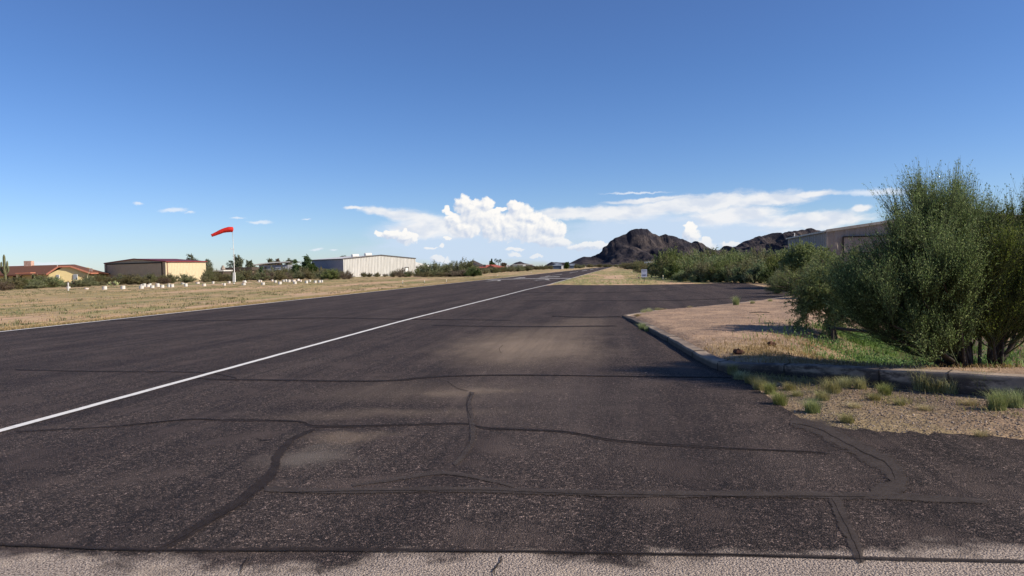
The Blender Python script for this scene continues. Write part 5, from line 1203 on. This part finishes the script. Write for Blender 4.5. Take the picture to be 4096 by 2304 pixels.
tufts('along the taxiway edge', [(2595,1252,26,50,'d'),(2575,1256,22,36,'d'),(2632,1246,20,40,'d'),(2944,1220,44,44,'g'),(2550,1262,14,40,'s'),(3010,1214,16,30,'d'),(3080,1205,12,30,'d'),(2570,1318,34,50,'g'),(2590,1326,28,44,'g'),(2545,1290,12,30,'s'),(2650,1240,10,40,'s'),(2760,1232,12,30,'s')], 'grass tufts along the taxiway edge')
g = G(3926, 1742); t = obj('grass_tuft', TS[0], None, 'lone small orange tuft in the dark chippings', 'grass tuft', loc=(g[0], g[1], -.01)); t.scale = (.11, .11, .08)
# green weeds, straw and gravel as masses nobody could count
rg = np.random.default_rng(9)
def cloudpts(n, x0, x1, y0, y1, wf):
    X_ = rg.uniform(x0, x1, n); Y_ = rg.uniform(y0, y1, n); k = rg.uniform(0, 1, n) < wf(X_, Y_); X_ = X_[k]; Y_ = Y_[k]; return np.stack([X_, Y_, height(X_, Y_)-.005], -1)
isd = lambda X_, Y_: poly_sd(X_, Y_, isl)
gw = lambda X_, Y_: np.exp(-(ditch(X_, Y_)/1.35)**2)*(isd(X_, Y_) > .25)*(.1+1.0*smst(fbm(X_, Y_, .9, 3, 2), .38, .58))*(Y_ < 19)*smst(X_+.25*(Y_-12), 4.9, 6.2)
O = cloudpts(110000, 4.2, 12, 9.3, 21, gw); V, b_ = blades(rg, O, .17, .008, .8); obj('green_weeds', blade_mesh('green_weeds', V, b_, L_GREEN), kind='stuff')
O = cloudpts(50000, 4.2, 12, 9.3, 21, gw); C_ = O+np.array([0, 0, 1])*rg.uniform(.03, .22, (len(O), 1)); V, F = leafset(rg, C_, C_, C_+.001, 2, .035, .028, 0, 1, 0, 1, .02); obj('broadleaf_weeds', mesh('broadleaf_weeds', V, F, L_GREEN), kind='stuff')
sw = lambda X_, Y_: np.clip(np.exp(-(((X_-4.7)/1.3)**2+((Y_-11.9)/1.6)**2))*1.3+.55*np.exp(-((ditch(X_, Y_)-1.9)/.6)**2)*(Y_ < 16), 0, 1)*(isd(X_, Y_) > .22)*(.3+smst(fbm(X_, Y_, .6, 3, 4), .3, .6))
O = cloudpts(60000, 3, 12, 9.0, 18, sw); V, b_ = blades(rg, O, .10, .005, 1.6, .9); obj('cut_straw', blade_mesh('cut_straw', V, b_, L_STRAW), kind='stuff')
# dry verge grass left of the runway, thick by the paved edge
n = 90000; s_ = 8+(rg.uniform(0, 1, n)**1.7)*115; tt = TL-.25-np.abs(rg.normal(0, .45, n))-(rg.uniform(0, 1, n) < .55)*rg.uniform(0, 36, n)**1.0
Pp = s_[:, None]*RD+tt[:, None]*RN; kp = (fbm(Pp[:, 0], Pp[:, 1], 3.5, 4, 6) > .40)|(tt > TL-1.1); Pp = Pp[kp]; Pp[:, 2] = height(Pp[:, 0], Pp[:, 1]); dist = np.hypot(Pp[:, 0], Pp[:, 1])
V, b_ = blades(rg, Pp, .075, .012, 1.3); obj('dry_grass', blade_mesh('dry_grass', V, b_, leafmat('verge straw', (.46, .33, .15), (.60, .45, .22), (.40, .38, .17), .3)), kind='stuff')
n = 26000; a_ = rg.uniform(0, 1, n); s_ = 64+a_**1.5*150; tt = TR+.5+np.abs(rg.uniform(0, 1, n))*22; Pp = s_[:, None]*RD+tt[:, None]*RN; kp = fbm(Pp[:, 0], Pp[:, 1], 5, 4, 8) > .44; Pp = Pp[kp]; Pp[:, 2] = height(Pp[:, 0], Pp[:, 1])
V, b_ = blades(rg, Pp, .16, .016, .9); obj('verge_grass', blade_mesh('verge_grass', V, b_, leafmat('verge green straw', (.20, .26, .07), (.34, .37, .13), (.50, .40, .20), .3)), kind='stuff')
n = 2600; s_ = 20+(rg.uniform(0, 1, n)**1.3)*120; tt = TL-1.5-rg.uniform(0, 1, n)*60; Cp = s_[:, None]*RD+tt[:, None]*RN; kp = fbm(Cp[:, 0], Cp[:, 1], 9, 4, 21) > .47; Cp = Cp[kp]
Pp = np.repeat(Cp, 16, 0)+rg.normal(0, .16, (len(Cp)*16, 3))*np.array([1, 1, 0]); Pp[:, 2] = height(Pp[:, 0], Pp[:, 1]); V, b_ = blades(rg, Pp, .13, .014, 1.0)
obj('field_weeds', blade_mesh('field_weeds', V, b_, leafmat('field weeds', (.10, .115, .04), (.17, .18, .07), (.25, .24, .10), .3)), kind='stuff')
# gravel stones
def stones(name, n, x0, x1, y0, y1, wf, r0, r1, m_):
    X_ = rg.uniform(x0, x1, n); Y_ = rg.uniform(y0, y1, n); k = rg.uniform(0, 1, n) < wf(X_, Y_); X_ = X_[k]; Y_ = Y_[k]; n = len(X_)
    r = rg.uniform(r0, r1, (n, 1))*rg.uniform(.5, 1.3, (n, 1)); base = np.stack([X_, Y_, height(X_, Y_)+r[:, 0]*.25], -1)
    dirs = np.array([[1, 0, 0], [0, 1, 0], [-1, 0, 0], [0, -1, 0], [0, 0, .7], [0, 0, -.6]])
    V = base[:, None]+dirs[None]*r[:, None]*rg.uniform(.6, 1.3, (n, 6, 1))+rg.normal(0, .25, (n, 6, 3))*r[:, None]
    f = np.array([[0, 1, 4], [1, 2, 4], [2, 3, 4], [3, 0, 4], [1, 0, 5], [2, 1, 5], [3, 2, 5], [0, 3, 5]])
    F = (np.arange(n)[:, None, None]*6+f[None]).reshape(-1, 3); return obj(name, mesh(name, V.reshape(-1, 3), F, m_), kind='stuff')
def stonemat(name, c1, c2, c3):
    m, t, b = mat_base(name); g = t.add('ShaderNodeNewGeometry'); t.l.new(t.ramp(g.outputs['Random Per Island'], [(0, c1), (.5, c2), (1, c3)]), b.inputs['Base Color']); b.inputs['Roughness'].default_value = .9; return m
rsd = [(p[0], p[1]) for p in asph_edge]+[(30, -5), (30, 4)]+[(p[0], p[1]) for p in KO[:4:-1]]
rdw = lambda X_, Y_: np.clip(smst(poly_sd(X_, Y_, rsd), -.5, .25), 0, 1)*(isd(X_, Y_) < -.02)
stones('roadside_gravel', 60000, 2.3, 9, 4.6, 12, rdw, .004, .011, stonemat('gravel stones', (.09, .07, .06), (.21, .165, .135), (.42, .34, .28)))
islw = lambda X_, Y_: (isd(X_, Y_) > .25)*(ditch(X_, Y_) > 1.6)*np.clip(1.4-Y_/26, .1, 1)
stones('pink_gravel', 40000, 1.5, 15, 9.5, 27, islw, .006, .014, stonemat('pink stones', (.32, .21, .15), (.48, .33, .235), (.58, .43, .33)))
stones('loose_chippings', 2600, -9, 9, 3.4, 16, lambda X_, Y_: (isd(X_, Y_) < -.1)*.8, .004, .008, stonemat('chippings', (.10, .08, .075), (.30, .26, .23), (.55, .50, .44)))
# sparse dry weeds knitting the verge below the low wall together
vw_ = lambda X_, Y_: np.clip(smst(poly_sd(X_, Y_, rsd), -.05, .2), 0, 1)*(isd(X_, Y_) < -.03)*(smst(fbm(X_, Y_, .7, 3, 12), .42, .58)*.8+.06)*smst(isd(X_, Y_), -1.5, -.2)
O = cloudpts(60000, 2.3, 8, 6, 12.5, vw_); V, b_ = blades(rg, O, .10, .0035, 1.3); obj('verge_weeds', blade_mesh('verge_weeds', V, b_, L_TUFT), kind='stuff')
# fallen stick and clods
g = G(3038, 1262); t = obj('stick', MB().tube([(-.22, 0, .02), (0, .03, .035), (.22, .0, .02)], [.012, .015, .01], 6).add([], []).build('stick', TWIG).data if False else mesh('stick', *(lambda q: (q.v, q.f))(MB().tube([(-.3, 0, .02), (0, .03, .035), (.3, .0, .02)], [.014, .017, .012], 6)), TWIG), None, 'weathered stick lying on the pink gravel', 'stick', loc=(g[0], g[1], H(g[0], g[1])))
for px, y, r, lb in ((2952,1405,.10,'dark red clod of earth nearest the kerb on the straw mound'),(3085,1368,.09,'dark clod of earth higher up the straw mound')):
    g = G(px, y, .15); rng = np.random.default_rng(px); mb = MB().lathe((0, 0, 0), [(r*.9, -.02), (r, r*.3), (r*.6, r*.7), (r*.15, r*.8)], 9); v = np.array(mb.v)*(1+rng.normal(0, .16, (len(mb.v), 1)))
    obj('earth_clod', mesh('earth_clod', v, mb.f, pm('red earth', (.10, .045, .03), (.06, .03, .02), 20, 1)), None, lb, 'clod', loc=(g[0], g[1], H(g[0], g[1])))
